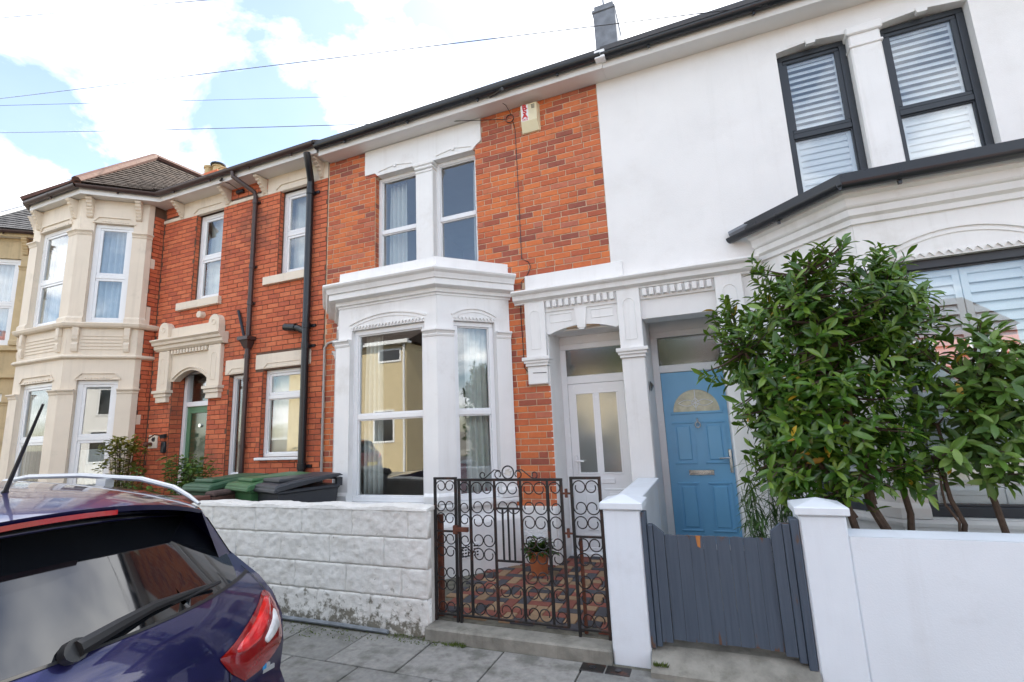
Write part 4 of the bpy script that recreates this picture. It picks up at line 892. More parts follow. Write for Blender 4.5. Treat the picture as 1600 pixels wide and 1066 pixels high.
# herringbone of coloured block paving inside the iron gate
yb = MB(); yb.box(-5.0, -0.80, 3.72, W + .5, 0.0, 0.098); yard = struct(yb.build('yard_floor', GRIT))
mes = {}
for k, m in PAVIOR.items():
    b = MB(); b.box(-.0975, .0975, -.0475, .0475, -.05, 0, .005); o = b.build('paving_block', m, yard); mes[k] = o.data; o.location = (-4.8, 3.9, .10)
first = {}
for gx in range(0, 17):
    for gy in range(0, 21):
        k4 = (gx - gy) % 4
        if k4 == 0: cx, cy, rot = gx + 1.0, gy + .5, 0
        elif k4 == 2: cx, cy, rot = gx + .5, gy, math.pi / 2
        else: continue
        X_, Y_ = -2.42 + cx * .1, 3.78 + cy * .1
        if not (-2.40 < X_ < -0.84 and 3.80 < Y_ < W + .38): continue
        key = ('red', 'charcoal', 'buff')[((gx + gy) // 2 + (1 if k4 == 2 else 0)) % 3] if rnd() > .12 else random.choice(('red', 'charcoal', 'buff'))
        o = bpy.data.objects.new('paving_block', mes[key]); COL.objects.link(o); setp(o, yard); o.location = (X_, Y_, .112 + ru(-.0015, .0015)); o.rotation_euler = (0, 0, rot + ru(-.01, .01))
b = MB(); b.box(-2.25, -0.786, 3.555, 3.86, -0.1, 0.092, .012); stp = b.build('gate_step', CONC); tag(stp, 'worn concrete step below the wrought iron gate', 'step')
b = MB(); b.prism([(3.46, -.1), (3.46, .035), (3.56, .085), (3.66, .125), (3.9, .13), (3.9, -.1)], -0.518, 0.444, 0); tag(b.build('gate_step', CONC), 'patched concrete step below the grey wooden gate', 'step')
b = MB(); b.box(-0.52, 0.42, 3.80, W + .7, 0.0, 0.14); struct(b.build('path', CONC))
for x, lb in ((-0.90, 'small black iron utility cover in the pavement below the iron gate step'), (-0.73, 'small black iron utility cover in the pavement at the foot of the white pillar')):
    b = MB(); b.box(x - .08, x + .08, 3.43, 3.54, -.03, .007, .003); dc = b.build('stop_tap_cover', IRON); b = MB(); b.lathe([(.022, .0), (.022, .004), (.012, .004)], (x, 3.485, .007), 10); b.build('keyhole', BLACKPL, dc)
    tag(dc, lb, 'utility cover', 'iron covers in the pavement')
# ------------------------------------------------------------------ split-faced block wall
BLOCKM = None
def mk_blockmat():
    m, N, L, B = principled('painted_split_block'); ge = N.new('ShaderNodeNewGeometry'); pos = ge.outputs['Position']
    sp = N.new('ShaderNodeSeparateXYZ'); L.new(pos, sp.inputs[0])
    f = noise_n(N, L, pos, 9, 6, 0.65); c = ramp(N, L, f, [(0.25, (0.60, 0.58, 0.53)), (0.5, (0.72, 0.705, 0.665)), (0.75, (0.79, 0.78, 0.745))])
    g = noise_n(N, L, pos, 13, 7, 0.7)
    mr = N.new('ShaderNodeMapRange'); L.new(sp.outputs['Z'], mr.inputs[0]); mr.inputs[1].default_value = 0.42; mr.inputs[2].default_value = 0.0; mr.inputs[3].default_value = -0.12; mr.inputs[4].default_value = 0.17
    ad = N.new('ShaderNodeMath'); ad.operation = 'ADD'; L.new(g, ad.inputs[0]); L.new(mr.outputs[0], ad.inputs[1])
    c = mixc(N, L, ramp(N, L, ad.outputs[0], [(0.56, (0, 0, 0)), (0.66, (0.85,) * 3)]), c, (0.10, 0.088, 0.052))
    h = noise_n(N, L, pos, 22, 5, 0.6); c = mixc(N, L, ramp(N, L, h, [(0.68, (0, 0, 0)), (0.73, (0.8,) * 3)]), c, (0.09, 0.07, 0.05))
    L.new(c, B.inputs['Base Color']); B.inputs['Roughness'].default_value = 0.85; bump(N, L, B, noise_n(N, L, pos, 45, 8, 0.72), 0.7, 0.010); return m
BLOCKM = mk_blockmat()
bw = thing('garden_wall', 'low white painted split-faced block wall in front of the white bay', 'wall', (-3.65, YW + .1, 0))
b = MB(); b.box(-5.06, -2.245, YW + .008, YW + .20, -0.1, 0.955); b.build('wall_core', mat('wall_core_paint', (0.55, 0.53, 0.49), .9, .2, 8, .4, 60), bw)
def block(x0, x1, z0, z1, amp=.0115):
    nx, nz = max(4, int((x1 - x0) / .018)), max(3, int((z1 - z0) / .018)); P = []; fs = []; sd = Vector((ru(0, 90), ru(0, 90), ru(0, 90)))
    for j in range(nz + 1):
        for i in range(nx + 1):
            u, w = i / nx, j / nz; x, z = x0 + (x1 - x0) * u, z0 + (z1 - z0) * w
            ex = min(1, min(u, 1 - u) * (x1 - x0) / .008); ez = min(1, min(w, 1 - w) * (z1 - z0) / .010); e = min(1, .72 + .28 * min(ex + .5, ez))
            big = noise.fractal(Vector((x * 7, z * 9, 3.1)), 1.0, 2.1, 2); fine = noise.fractal(Vector((x * 21, z * 30, 0)) + sd, .8, 2.0, 4)
            d = (big * amp * .45 + fine * amp * .8 + .005) * e
            P.append((x, YW - d + .004, z))
    nb = len(P); 
    for j in range(nz):
        for i in range(nx): q = j * (nx + 1) + i; fs.append((q, q + 1, q + nx + 2, q + nx + 1))
    P += [(x0, YW + .06, z0), (x1, YW + .06, z0), (x1, YW + .06, z1), (x0, YW + .06, z1)]; n1 = nx + 1
    fs += [tuple([nb, nb + 1] + [i for i in range(nx, -1, -1)]), tuple([nb + 3, nb + 2] + [nz * n1 + i for i in range(nx, -1, -1)][::1]), tuple([nb + 1, nb + 2] + [j * n1 + nx for j in range(nz, -1, -1)]), tuple([nb, nb + 3] + [j * n1 for j in range(nz, -1, -1)])]
    mkobj('block', P, fs, BLOCKM, bw, 'all')
zc = [0.0, 0.275, 0.50, 0.735, 0.965]
for k in range(4):
    off = (0, .30, .12, .36)[k]; x = -2.24; edges = [x]
    x -= 0.55 - off if off else .56
    while x > -5.06: edges.append(x); x -= 0.575
    edges.append(-5.06)
    for a, c in zip(edges, edges[1:]):
        if a - c > .05: block(c + .001, a - .001, zc[k] + .0018 - (.1 if k == 0 else 0), zc[k + 1] - .0018)
b = MB(); n = 60; P = []; fs = []
for i in range(n + 1):
    x = -5.06 + 2.825 * i / n; h = .985 + .008 * math.sin(x * 9) + ru(-.004, .004); P += [(x, YW - .008 + ru(-.004, .004), .955), (x, YW - .002, h - .006), (x, YW + .10, h + .008), (x, YW + .21, h - .006), (x, YW + .215, .95)]
for i in range(n): fs += [(i * 5 + k, i * 5 + k + 1, i * 5 + 6 + k, i * 5 + 5 + k) for k in range(4)]
fs += [(0, 1, 2, 3, 4), tuple(n * 5 + k for k in (4, 3, 2, 1, 0))]
b.add(P, fs); b.build('coping', BLOCKM, bw, True)
b = MB(); b.tube([(-5.0, YW - .03, .025), (-4.0, YW - .028, .022), (-3.1, YW - .035, .024), (-2.6, YW - .03, .016)], .017, 7); tag(b.build('cable_duct', mat('grey_duct', (.16, .18, .20), .6, .3, 9)), 'thin grey cable duct lying along the foot of the block wall', 'cable')
# moss and weeds at the foot of the walls
def tuft(name, x, y, z, n, r, h, m, label):
    vs, fs = [], []
    for i in range(n):
        a = ru(0, 6.28); d = r * math.sqrt(rnd()); px, py = x + d * math.cos(a) * 1.8, y + d * math.sin(a) * .5; hh = h * ru(.4, 1); t = ru(0, 6.28); w = .006
        q = len(vs); vs += [(px - w * math.cos(t), py - w * math.sin(t), z), (px + w * math.cos(t), py + w * math.sin(t), z), (px + ru(-.02, .02), py + ru(-.02, .02), z + hh)]; fs.append((q, q + 1, q + 2))
    o = mkobj(name, vs, fs, m); return tag(o, label, 'plant', None, 'stuff')
MOSS = mk_leaf('moss_green', (0.05, 0.07, 0.015), (0.08, 0.11, 0.02), (0.10, 0.14, 0.03), .8)
for q, (x, y, n, r, lb) in enumerate(((-2.3, 3.54, 260, .16, 'moss along the foot of the block wall'), (-3.2, 3.54, 500, .4, 'moss strip along the foot of the block wall by the duct'), (-1.95, 3.53, 60, .05, 'tuft of green weed at the foot of the gate step'), (-.46, 3.50, 45, .025, 'green weed beside the white pillar and wooden gate'), (.05, 3.44, 40, .03, 'green weed in the crack below the wooden gate'))): tuft('weeds', x, y, 0.0 if q != 3 else .06, n, r, .035 if q > 1 else .014, MOSS, lb)
# ------------------------------------------------------------------ walls and pillars of the white house
def cap(mb, x0, x1, y0, y1, z, h=.05, pk=.04, ov=.02):
    xa, xb, ya, yb_ = x0 - ov, x1 + ov, y0 - ov, y1 + ov; cx, cy = (xa + xb) / 2, (ya + yb_) / 2
    mb.box(xa, xb, ya, yb_, z, z + h, .006); mb.add([(xa + .006, ya + .006, z + h - .001), (xb - .006, ya + .006, z + h - .001), (xb - .006, yb_ - .006, z + h - .001), (xa + .006, yb_ - .006, z + h - .001), (cx, cy, z + h + pk)], [(0, 1, 4), (1, 2, 4), (2, 3, 4), (3, 0, 4)])
pA = thing('gate_pillar', 'square white pillar with capped top and wall running back to the porch', 'pillar', (-.65, YW + .13, 0))
b = MB(); b.box(-.782, -.522, YW, YW + .26, -.1, 1.0, .012); b.build('shaft', SKYWHITE, pA)
b = MB(); cap(b, -.782, -.522, YW, YW + .26, 1.0); b.build('cap', SKYWHITE, pA)
b = MB(); b.box(-.74, -.57, YW + .26, W - .10, 0, .99, .006); b.box(-.76, -.55, YW + .285, W - .10, .99, 1.035, .006); b.build('side_wall', SKYWHITE, pA)
pB = thing('garden_wall', 'white rendered front wall with capped end pillar beside the grey wooden gate', 'wall', (.57, YW + .13, 0))
b = MB(); b.box(.445, .70, YW, YW + .26, -.1, .99, .012); b.build('pillar', SKYWHITE, pB)
b = MB(); cap(b, .445, .70, YW, YW + .26, .99); b.build('cap', SKYWHITE, pB)
b = MB(); b.box(.70, 3.9, YW + .003, YW + .235, -.1, .875, .006); b.build('wall', SKYWHITE, pB)
b = MB(); b.add([(.701, YW + .003, .874), (3.9, YW + .003, .874), (3.9, YW + .12, .893), (.701, YW + .12, .893), (.701, YW + .235, .874), (3.9, YW + .235, .874)], [(0, 1, 2, 3), (3, 2, 5, 4), (0, 3, 4), (1, 5, 2)]); b.build('coping', SKYWHITE, pB)
# dividing wall and brick wall of the cream house
dv = thing('garden_wall', 'weathered brick dividing wall behind the wheelie bins', 'wall', (-5.1, 4.5, 0))
b = MB(); b.box(-5.16, -5.05, YW + .22, W, -.1, 1.0); b.build('wall', mat('sooty_brick', (.10, .05, .038), .95, .35, 14, .6, 60), dv); b = MB(); b.box(-5.19, -5.03, YW + .22, W, 1.0, 1.06, .02); b.build('coping', mat('dark_coping', (.07, .045, .04), .95, .3, 14, .6, 60), dv)
fw = thing('garden_wall', 'low sooty brick front wall of the cream house beside the block wall', 'wall', (-7, YW + .1, 0))
FYW = F(YW + .01); b = MB(); b.box(-12, -5.07, YW + .015, YW + .22, -.1, .93); b.build('wall_core', MORTAR_C, fw)
SOOTB = piece_mat('sooty_brick_piece', [(0, (.10, .04, .03)), (1, (.19, .07, .05))], .95, .5, 90, .4, 20)
brick_field(fw, [(FYW, [(-7.6, -5.075, 0, .93)], [], 0, .03)], SOOTB, 60)
b = MB()
for i in range(24): b.box(-5.075 - (i + 1) * .112 + .005, -5.075 - i * .112 - .005, YW, YW + .225, .935, 1.02 + ru(-.004, .004), .008)
b.build('brick_coping', SOOTB, fw)
# ------------------------------------------------------------------ wrought iron gate and side panels
def scroll(x0, x1, z0, z1, y, flip):         # one big C-scroll: back along the bar, both ends curling in
    w = x1 - x0; r = min(abs(w), (z1 - z0) * .45) * .515; sx = 1 if not flip else -1; xb = x0 if not flip else x1; P = []
    def curl(cz, up):
        out = []
        for i in range(22):
            t = i / 21; ang = math.pi - t * math.radians(385); rr = r * (1 - .36 * t)
            cx = r + (r - rr) * .25; out.append((xb + sx * (cx + rr * math.cos(ang)), y, cz + up * rr * math.sin(ang)))
        return out
    top = curl(z1 - r - .004, 1); bot = curl(z0 + r + .004, -1)
    return list(reversed(bot)) + top
def iron_panel(root, bars, z0, z1, y, cells, skip=(), legs=(), rail_r=.008, mids=()):
    b = MB(); b.box(bars[0] - .011, bars[-1] + .011, y - .012, y + .012, z1 - .012, z1 + .008, .002); b.build('top_rail', IRON, root)
    b = MB(); b.box(bars[0] - .008, bars[-1] + .008, y - .009, y + .009, z0, z0 + .016, .002); b.build('bottom_rail', IRON, root)
    for i, x in enumerate(bars):
        st = i in (0, len(bars) - 1); r = .0105 if st else .0085
        b = MB(); b.box(x - r, x + r, y - r, y + r, z0 - (.048 if st and x in legs else -.014), z1 - .010, .002); b.build('bar', IRON, root)
    for zm in mids: b = MB(); b.box(bars[0], bars[-1], y - .007, y + .007, zm - .008, zm + .008, .002); b.build('mid_rail', IRON, root)
    hz = (z1 - z0 - .03) / cells; me = {}
    for i in range(len(bars) - 1):
        x0, x1 = bars[i] + .009, bars[i + 1] - .009; half = (x1 - x0) < .13
        for c in range(cells):
            if (i, c) in skip: continue
            za, zb = z0 + .016 + c * hz, z0 + .016 + (c + 1) * hz; xm = (x0 + x1) / 2
            todo = [(x0, xm, False), (xm, x1, True)] if not half else ([(x0 if i else x0 , x1, bool(i == 0))] if True else [])
            for a, d, fl in todo:
                b = MB(); b.tube(scroll(a, d, za, zb, y, fl), .0048, 5); b.build('scroll', IRON, root, True)
YG = YW + .12
gt = thing('iron_gate', 'black wrought iron scroll gate with round emblem on top', 'gate', (-1.52, YG, .15))
gb = [-2.003, -1.90, -1.68, -1.455, -1.23, -1.117]
iron_panel(gt, gb, .138, 1.194, YG, 4, skip={(2, 1), (2, 2)}, legs=(-2.003,))
for zz in (.575, .970): b = MB(); b.box(-1.676, -1.459, YG - .007, YG + .007, zz - .008, zz + .008, .002); b.build('panel_rail', IRON, gt)
for x in (-1.615, -1.568, -1.521): b = MB(); b.box(x - .007, x + .007, YG - .007, YG + .007, .58, .965, .002); b.build('bar', IRON, gt)
EX, EZ = -1.556, -.013
b = MB(); b.tube([(EX + .05 * math.cos(t), YG, 1.262 + EZ + .05 * math.sin(t)) for t in [2 * math.pi * i / 24 for i in range(24)]], .006, 6, closed=True); b.build('emblem_ring', IRON, gt, True)
b = MB(lambda x, y, z: Vector((x + EX + 1.52, y, z + EZ))); b.prism([(-1.545, 1.245), (-1.50, 1.235), (-1.49, 1.262), (-1.515, 1.27), (-1.50, 1.29), (-1.54, 1.285)], YG - .003, YG + .003, 1); b.tube([(-1.565, YG, 1.25), (-1.475, YG, 1.275)], .004, 5); b.build('emblem', mat('worn_white_metal', (.5, .48, .44), .6, .3, 20), gt)
for sg in (-1, 1):
    P = []; Q = []
    for i in range(16): t = i / 15; a = math.pi * 1.5 - t * math.radians(330); r = .032 * (1 - .3 * t); P.append((EX + sg * (.085 - r * math.cos(a)), YG, 1.247 + EZ + r * math.sin(a)))
    for i in range(16): t = i / 15; a = -math.pi / 2 + t * math.radians(310); r = .028 * (.55 + .45 * (1 - t)); Q.append((EX + sg * (.225 + r * math.cos(a)), YG, 1.242 + EZ + r * math.sin(a)))
    b = MB(); b.tube(list(reversed(P)), .005, 5); b.tube([(EX + sg * .07, YG, 1.275 + EZ), (EX + sg * .12, YG, 1.283 + EZ), (EX + sg * .20, YG, 1.222 + EZ), (EX + sg * .226, YG, 1.214 + EZ)], .005, 5); b.tube(Q, .005, 5); b.build('crest_scroll', IRON, gt, True)
b = MB(); b.box(-2.035, -1.925, YG - .016, YG + .012, .78, .815, .003); b.box(-2.06, -2.018, YG - .02, YG + .014, .76, .83, .004); b.build('latch', RUST, gt)
for z in (1.09, .80): b = MB(); b.tube([(-1.112, YG, z), (-1.045, YG, z)], .008, 6); b.tube([(-1.08, YG, z - .03), (-1.08, YG, z + .035)], .012, 8); b.build('hinge', RUST, gt)
ipl = thing('iron_fence_panel', 'narrow fixed wrought iron scroll panel beside the block wall', 'fence panel', (-2.09, YG, .13))
iron_panel(ipl, [-2.232, -2.035], .135, 1.206, YG, 4, legs=(-2.232, -2.035), mids=(.78,))
b = MB(); b.box(-2.27, -2.20, YG + .05, YG + .085, .10, .90, .004); b.build('rusty_post', RUST, ipl)
ipr = thing('iron_fence_panel', 'narrow fixed wrought iron scroll panel beside the white pillar', 'fence panel', (-.9, YG, .13))
iron_panel(ipr, [-1.036, -.818], .135, 1.206, YG, 4, legs=(-1.036, -.818), mids=(.78,))
b = MB(); b.box(-1.012, -.988, YG + .03, YG + .055, .10, .76, .003); b.build('back_stay', RUST, ipr)
# ------------------------------------------------------------------ grey boarded gate
def mk_gatewood():
    m, N, L, B = principled('grey_gate_paint'); ge = N.new('ShaderNodeNewGeometry'); pos = ge.outputs['Position']
    mp = N.new('ShaderNodeMapping'); mp.inputs['Scale'].default_value = (60, 60, 2.5); L.new(pos, mp.inputs[0])
    gr = noise_n(N, L, mp.outputs[0], 1, 4); c = ramp(N, L, gr, [(.3, (.044, .062, .090)), (.7, (.064, .086, .120))])
    mp2 = N.new('ShaderNodeMapping'); mp2.inputs['Scale'].default_value = (26, 26, 5); L.new(pos, mp2.inputs[0]); g2 = noise_n(N, L, mp2.outputs[0], 1, 4)
    sp = N.new('ShaderNodeSeparateXYZ'); L.new(pos, sp.inputs[0]); mr = N.new('ShaderNodeMapRange'); L.new(sp.outputs[2], mr.inputs[0]); mr.inputs[1].default_value = .80; mr.inputs[2].default_value = .84; mr.inputs[3].default_value = -.12; mr.inputs[4].default_value = .02
    mr2 = N.new('ShaderNodeMapRange'); L.new(sp.outputs[2], mr2.inputs[0]); mr2.inputs[1].default_value = .28; mr2.inputs[2].default_value = .18; mr2.inputs[3].default_value = 0; mr2.inputs[4].default_value = .12
    a1 = N.new('ShaderNodeMath'); L.new(g2, a1.inputs[0]); L.new(mr.outputs[0], a1.inputs[1]); a2 = N.new('ShaderNodeMath'); L.new(a1.outputs[0], a2.inputs[0]); L.new(mr2.outputs[0], a2.inputs[1])
    c = mixc(N, L, ramp(N, L, a2.outputs[0], [(.60, (0, 0, 0)), (.66, (.9,) * 3)]), c, (.10, .045, .02))
    L.new(c, B.inputs['Base Color']); B.inputs['Roughness'].default_value = .55; bump(N, L, B, gr, .3, .004); return m
GATEWOOD = mk_gatewood()
gw = thing('wooden_gate', 'low grey painted boarded wooden gate between white pillars', 'gate', (-.04, YW + .05, .15))
xs = [-.375 + i * .0815 for i in range(9)]
for i, (a, c) in enumerate(zip(xs, xs[1:])):
    b = MB(); n = 6; P = [(a + .0008, .178 + ru(-.004, .004)), (c - .0008, .178 + ru(-.004, .004))] + [(c - .0008 - (c - a - .0016) * t / n, .836 + ru(-.003, .002)) for t in range(n + 1)]
    b.prism(P, YW + .03 + ru(-.0015, .0015), YW + .052, 1); b.build('board', GATEWOOD, gw)
b = MB(); b.prism([(-.378, .16), (-.378, .845), (-.445, .90), (-.445, .16)], YW + .02, YW + .06, 1); b.build('stile', GATEWOOD, gw)
b = MB(); b.prism([(.279, .16), (.279, .88), (.345, .935), (.345, .16)], YW + .015, YW + .06, 1); b.build('stile', GATEWOOD, gw)
b = MB(); b.box(-.374, .276, YW + .055, YW + .09, .66, .74); b.box(-.374, .276, YW + .055, YW + .09, .28, .36); b.build('ledge', GATEWOOD, gw)
b = MB(); b.box(.349, .392, YW + .01, YW + .08, .13, .93, .004); b.box(.394, .440, YW - .002, YW + .09, .10, .965, .004); b.build('gate_post', GATEWOOD, gw)
b = MB(); b.box(-.485, -.449, YW + .012, YW + .08, .13, .90, .004); b.box(-.52, -.488, YW + .0, YW + .09, .12, .985, .004); b.build('gate_post', GATEWOOD, gw)
b = MB(); b.prism([(-.175, .838), (-.145, .838), (-.150, .76), (-.168, .77)], YW + .0285, YW + .031, 1); b.build('bare_patch', mat('bare_wood', (.42, .16, .045), .8, .2, 30, .3, 60), gw)
# ------------------------------------------------------------------ wheelie bins
def wheelie_bin(label, loc, rz, m, label_group):
    t = thing('wheelie_bin', label, 'bin', loc, label_group, True, rz)
    b = MB(); pr = [(.21, .25, .08), (.24, .30, .55), (.265, .335, .93)]
    P = [(sx * a, sy * c, z) for a, c, z in pr for sx, sy in ((-1, -1), (1, -1), (1, 1), (-1, 1))]
    b.add(P, [(3, 2, 1, 0)] + [(i * 4 + k, i * 4 + (k + 1) % 4, i * 4 + 4 + (k + 1) % 4, i * 4 + 4 + k) for i in range(2) for k in range(4)] + [(8, 9, 10, 11)])
    b.box(-.17, .17, -.345, -.30, .3, .75, .01); b.build('body', m, t)
    b = MB(); b.box(-.285, .285, -.355, .35, .925, .965, .012); b.build('rim', m, t)
    b = MB(); P = []; fs = []
    prof = [(-.385, .955), (-.385, .995), (-.36, 1.015), (-.15, 1.045), (.15, 1.07), (.34, 1.075), (.37, 1.06)]
    for x, dz in ((-.30, -.012), (-.285, .006), (0, .012), (.285, .006), (.30, -.012)): P += [(x, y, z + (dz if 0 < i < 6 else 0)) for i, (y, z) in enumerate(prof)]
    n = len(prof); fs = [(i * n + k, i * n + k + 1, i * n + n + k + 1, i * n + n + k) for i in range(4) for k in range(n - 1)] + [tuple(range(n)), tuple(4 * n + k for k in range(n - 1, -1, -1)), tuple(i * n for i in range(5)), tuple(i * n + n - 1 for i in range(4, -1, -1))]
    fs.append(tuple([i * n for i in range(4, -1, -1)] + [i * n + n - 1 for i in range(5)]))
    b.add(P, fs[:-1]); b.box(-.305, .305, -.395, -.35, .945, .985, .01); b.box(-.20, .20, -.30, .10, 1.035, 1.075, .012); b.build('lid', m, t)
    b = MB(); b.tube([(-.22, .385, 1.02), (.22, .385, 1.02)], .016, 8); b.box(-.24, -.20, .33, .40, .94, 1.03); b.box(.20, .24, .33, .40, .94, 1.03); b.build('handle', m, t)
    for sx in (-.25, .25):
        b = MB(); b.tube([(sx - .025, .27, .10), (sx + .025, .27, .10)], .10, 16); w = b.build('wheel', BLACKPL, t, True)
    return t
G = 'wheelie bins behind the block wall'
wheelie_bin('dark grey wheelie bin behind the block wall beside the bay', (-4.32, 4.28, .1), -.32, BINGREY, G)
wheelie_bin('bright green wheelie bin between the grey bin and the dividing wall', (-4.80, 4.36, .1), -.32, BINGREEN, G)
wheelie_bin('darker green wheelie bin beyond the dividing wall', (-5.62, 4.45, .08), -.15, mat('bin_dark_green', (.03, .09, .045), .5, .12, 4), G)
# ------------------------------------------------------------------ alarm box, cables, camera
al = thing('alarm_box', 'cream burglar alarm box with red lettering under the eaves', 'alarm box', (-1.735, W, 5.5))
b = MB(FW); b.add([(-1.865, 0, 5.685), (-1.61, 0, 5.685), (-1.61, 0, 5.31), (-1.865, 0, 5.31), (-1.845, .085, 5.675), (-1.63, .085, 5.675), (-1.63, .085, 5.44), (-1.845, .085, 5.44), (-1.85, .03, 5.315), (-1.625, .03, 5.315)],
                  [(0, 1, 5, 4), (4, 5, 6, 7), (7, 6, 9, 8), (8, 9, 2, 3), (0, 4, 7, 8, 3), (1, 2, 9, 6, 5), (0, 3, 2, 1)])
al_m = mat('yellowed_plastic', (.74, .67, .45), .4, .06, 5); b.build('case', al_m, al)
b = MB(FW); b.box(-1.838, -1.742, .084, .0865, 5.445, 5.672); b.build('label_panel', UPVC, al)
RED = mat('red_print', (.55, .02, .025), .5, .05, 5)
def text(s, size, loc, m, parent, name='lettering', ext=.001, align='CENTER', rot=(math.pi / 2, 0, 0)):
    c = bpy.data.curves.new(name, 'FONT'); c.body = s; c.size = size; c.extrude = ext; c.offset = size * .05; c.align_x = align; c.align_y = 'CENTER'
    o = bpy.data.objects.new(name, c); COL.objects.link(o); o.location = loc; o.rotation_euler = rot
    dg = bpy.context.evaluated_depsgraph_get(); me = bpy.data.meshes.new_from_object(o.evaluated_get(dg)); me.materials.clear(); me.materials.append(m)
    p = bpy.data.objects.new(name, me); COL.objects.link(p); p.location = loc; p.rotation_euler = rot; setp(p, parent); bpy.data.objects.remove(o); return p
for ch, z in (('R', 5.638), ('S', 5.575), ('A', 5.512)):
    o = text(ch, .088, (-1.79, W - .088, z), RED, al); o.scale = (1.2, 1, 1)
b = MB(FW)
for z_, ws in ((5.470, (.012, .02, .009, .016)), (5.455, (.008, .011, .014, .01, .012))):
    x_ = -1.826
    for w_ in ws: b.box(x_, x_ + w_, .086, .0875, z_ - .005, z_ + .005); x_ += w_ + .005
b.build('small_print', RED, al)
b = MB(FW)
for k in range(4): b.box(-1.70, -1.655, .084, .0868, 5.60 + k * .016, 5.607 + k * .016)
b.build('sounder_slots', BLACKPL, al)
def wire(pts, label, r=.004, m=None, sag=0.0, n=24):
    P = []
    for (p, q) in zip(pts, pts[1:]):
        for i in range(n):
            t = i / n; v = Vector(p).lerp(Vector(q), t); v.z -= sag * 4 * t * (1 - t); P.append(tuple(v))
    P.append(pts[-1]); b = MB(); b.tube(P, r, 5); return tag(b.build('overhead_cable', m or BLACKPL, None, True), label, 'cable')
b = MB(); b.tube([(-2.02 + .055 * math.cos(t), W - .025 - .004 * (k % 2), 5.585 + .055 * math.sin(t)) for k in range(3) for t in [2 * math.pi * i / 20 for i in range(20)]], .005, 5); b.build
coil = thing('cable_coil', 'coil of black cable hung on the brickwork under the eaves', 'cable', (-2.02, W - .02, 5.58)); b.build('coil', BLACKPL, coil, True)
b = MB(); b.tube([(-1.98, W - .012, 5.54), (-1.96, W - .008, 5.4), (-1.955, W - .008, 4.6), (-1.955, W - .01, 3.65), (-1.87, W - .012, 3.60), (-1.84, W - .012, 3.53), (-1.90, W - .012, 3.42), (-1.965, W - .03, 3.35), (-2.0, W - .012, 3.0), (-1.99, W - .012, 2.6), (-1.985, W - .012, 2.30), (-1.93, W - .03, 2.235), (-1.85, W - .06, 2.22), (-1.70, W - .06, 2.215), (-1.675, W + .1, 2.20)], .0045, 5); b.build('drop_cable', BLACKPL, coil, True)
b = MB(); b.tube([(-2.0, W - .02, 5.64), (-2.03, W - .12, 5.72), (-2.10, 5.19, 5.76)], .004, 5); b.build('tail', BLACKPL, coil, True)
fc = MB(); fc.tube([(-2.20, 5.13, 5.80), (-2.10, 5.10, 5.79), (-2.02, 5.08, 5.80)], [.018, .014, .012], 7); fc.tube([(-2.02, 5.08, 5.80), (-1.98, 5.05, 5.785)], .022, 7); tag(fc.build('cable_hook', BLACKPL, None, True), 'black cable clamp fixed on the white fascia', 'cable clamp')
fc = MB(); fc.tube([(-7.05, 5.11, 5.80), (-6.98, 5.09, 5.81)], .016, 7); fc.tube([(-7.05, 5.11, 5.80), (-6.95, 5.2, 5.77), (-6.90, 5.37, 5.70)], .006, 5); fc.box(-6.98, -6.82, 5.34, 5.395, 5.66, 5.72, .01); tag(fc.build('cable_hook', BLACKPL, None, True), 'black cable bracket under the eaves of the cream house', 'cable clamp')
WIRES_HERE = True
# ------------------------------------------------------------------ flower pot by the door
pt = thing('flower_pot', 'terracotta pot of white flowers on the paving inside the gate', 'flower pot', (-1.79, 5.02, .112))
b = MB(); b.lathe([(.075, 0), (.08, .0), (.105, .18), (.118, .185), (.12, .235), (.105, .235), (.095, .20), (.0, .19)], (-1.79, 5.02, .112), 24, False); b.build('pot', TERRAPOT, pt, True)
def leaf_verts(L=.1, Wd=.035, fold=.25, curl=.15, seg=5):
    P = []
    for i in range(seg + 1):
        t = i / seg; w = Wd * max(0, math.sin(math.pi * (.06 + .94 * t) ** 1.15)) ** .65 * (1 if i < seg else .12); z = -curl * L * t * t
        P += [(-w / 2, L * t, z + fold * w), (0, L * t, z), (w / 2, L * t, z + fold * w)]
    fs = []
    for i in range(seg): fs += [(i * 3, i * 3 + 1, i * 3 + 4, i * 3 + 3), (i * 3 + 1, i * 3 + 2, i * 3 + 5, i * 3 + 4)]
    return P, fs
def leaf_mesh(name, m, **k):
    P, fs = leaf_verts(**k); me = bpy.data.meshes.new(name); me.from_pydata(P, [], fs); me.materials.append(m); me.polygons.foreach_set('use_smooth', [True] * len(fs)); return me
def orient(d, up):
    d = d.normalized(); x = d.cross(up)
    if x.length < 1e-4: x = d.cross(Vector((1, 0, 0)))
    x.normalize(); z = x.cross(d); return Matrix((x, d, z)).transposed()
def joined_leaves(name, items, kw, m, parent, seg=3, kind='stuff'):
    vs, fs = [], []; P, f0 = leaf_verts(seg=seg, **kw)
    for pos, R3, s in items:
        q = len(vs); vs += [tuple(pos + R3 @ (Vector(p) * s)) for p in P]; fs += [tuple(q + i for i in f) for f in f0]
    me = bpy.data.meshes.new(name); me.from_pydata(vs, [], fs); me.materials.append(m); me.polygons.foreach_set('use_smooth', [True] * len(fs)); o = bpy.data.objects.new(name, me); COL.objects.link(o); setp(o, parent)
    if kind: o['kind'] = kind
    return o
it = []
for i in range(260):
    a = ru(0, 6.28); e = ru(.0, 1.25); d = Vector((math.cos(a) * math.cos(e), math.sin(a) * math.cos(e), math.sin(e) * .8)); p = Vector((-1.79, 5.02, .31)) + d * ru(.02, .15); it.append((p, orient(d + Vector((0, 0, -.2)), Vector((0, 0, 1))), ru(.7, 1.2)))
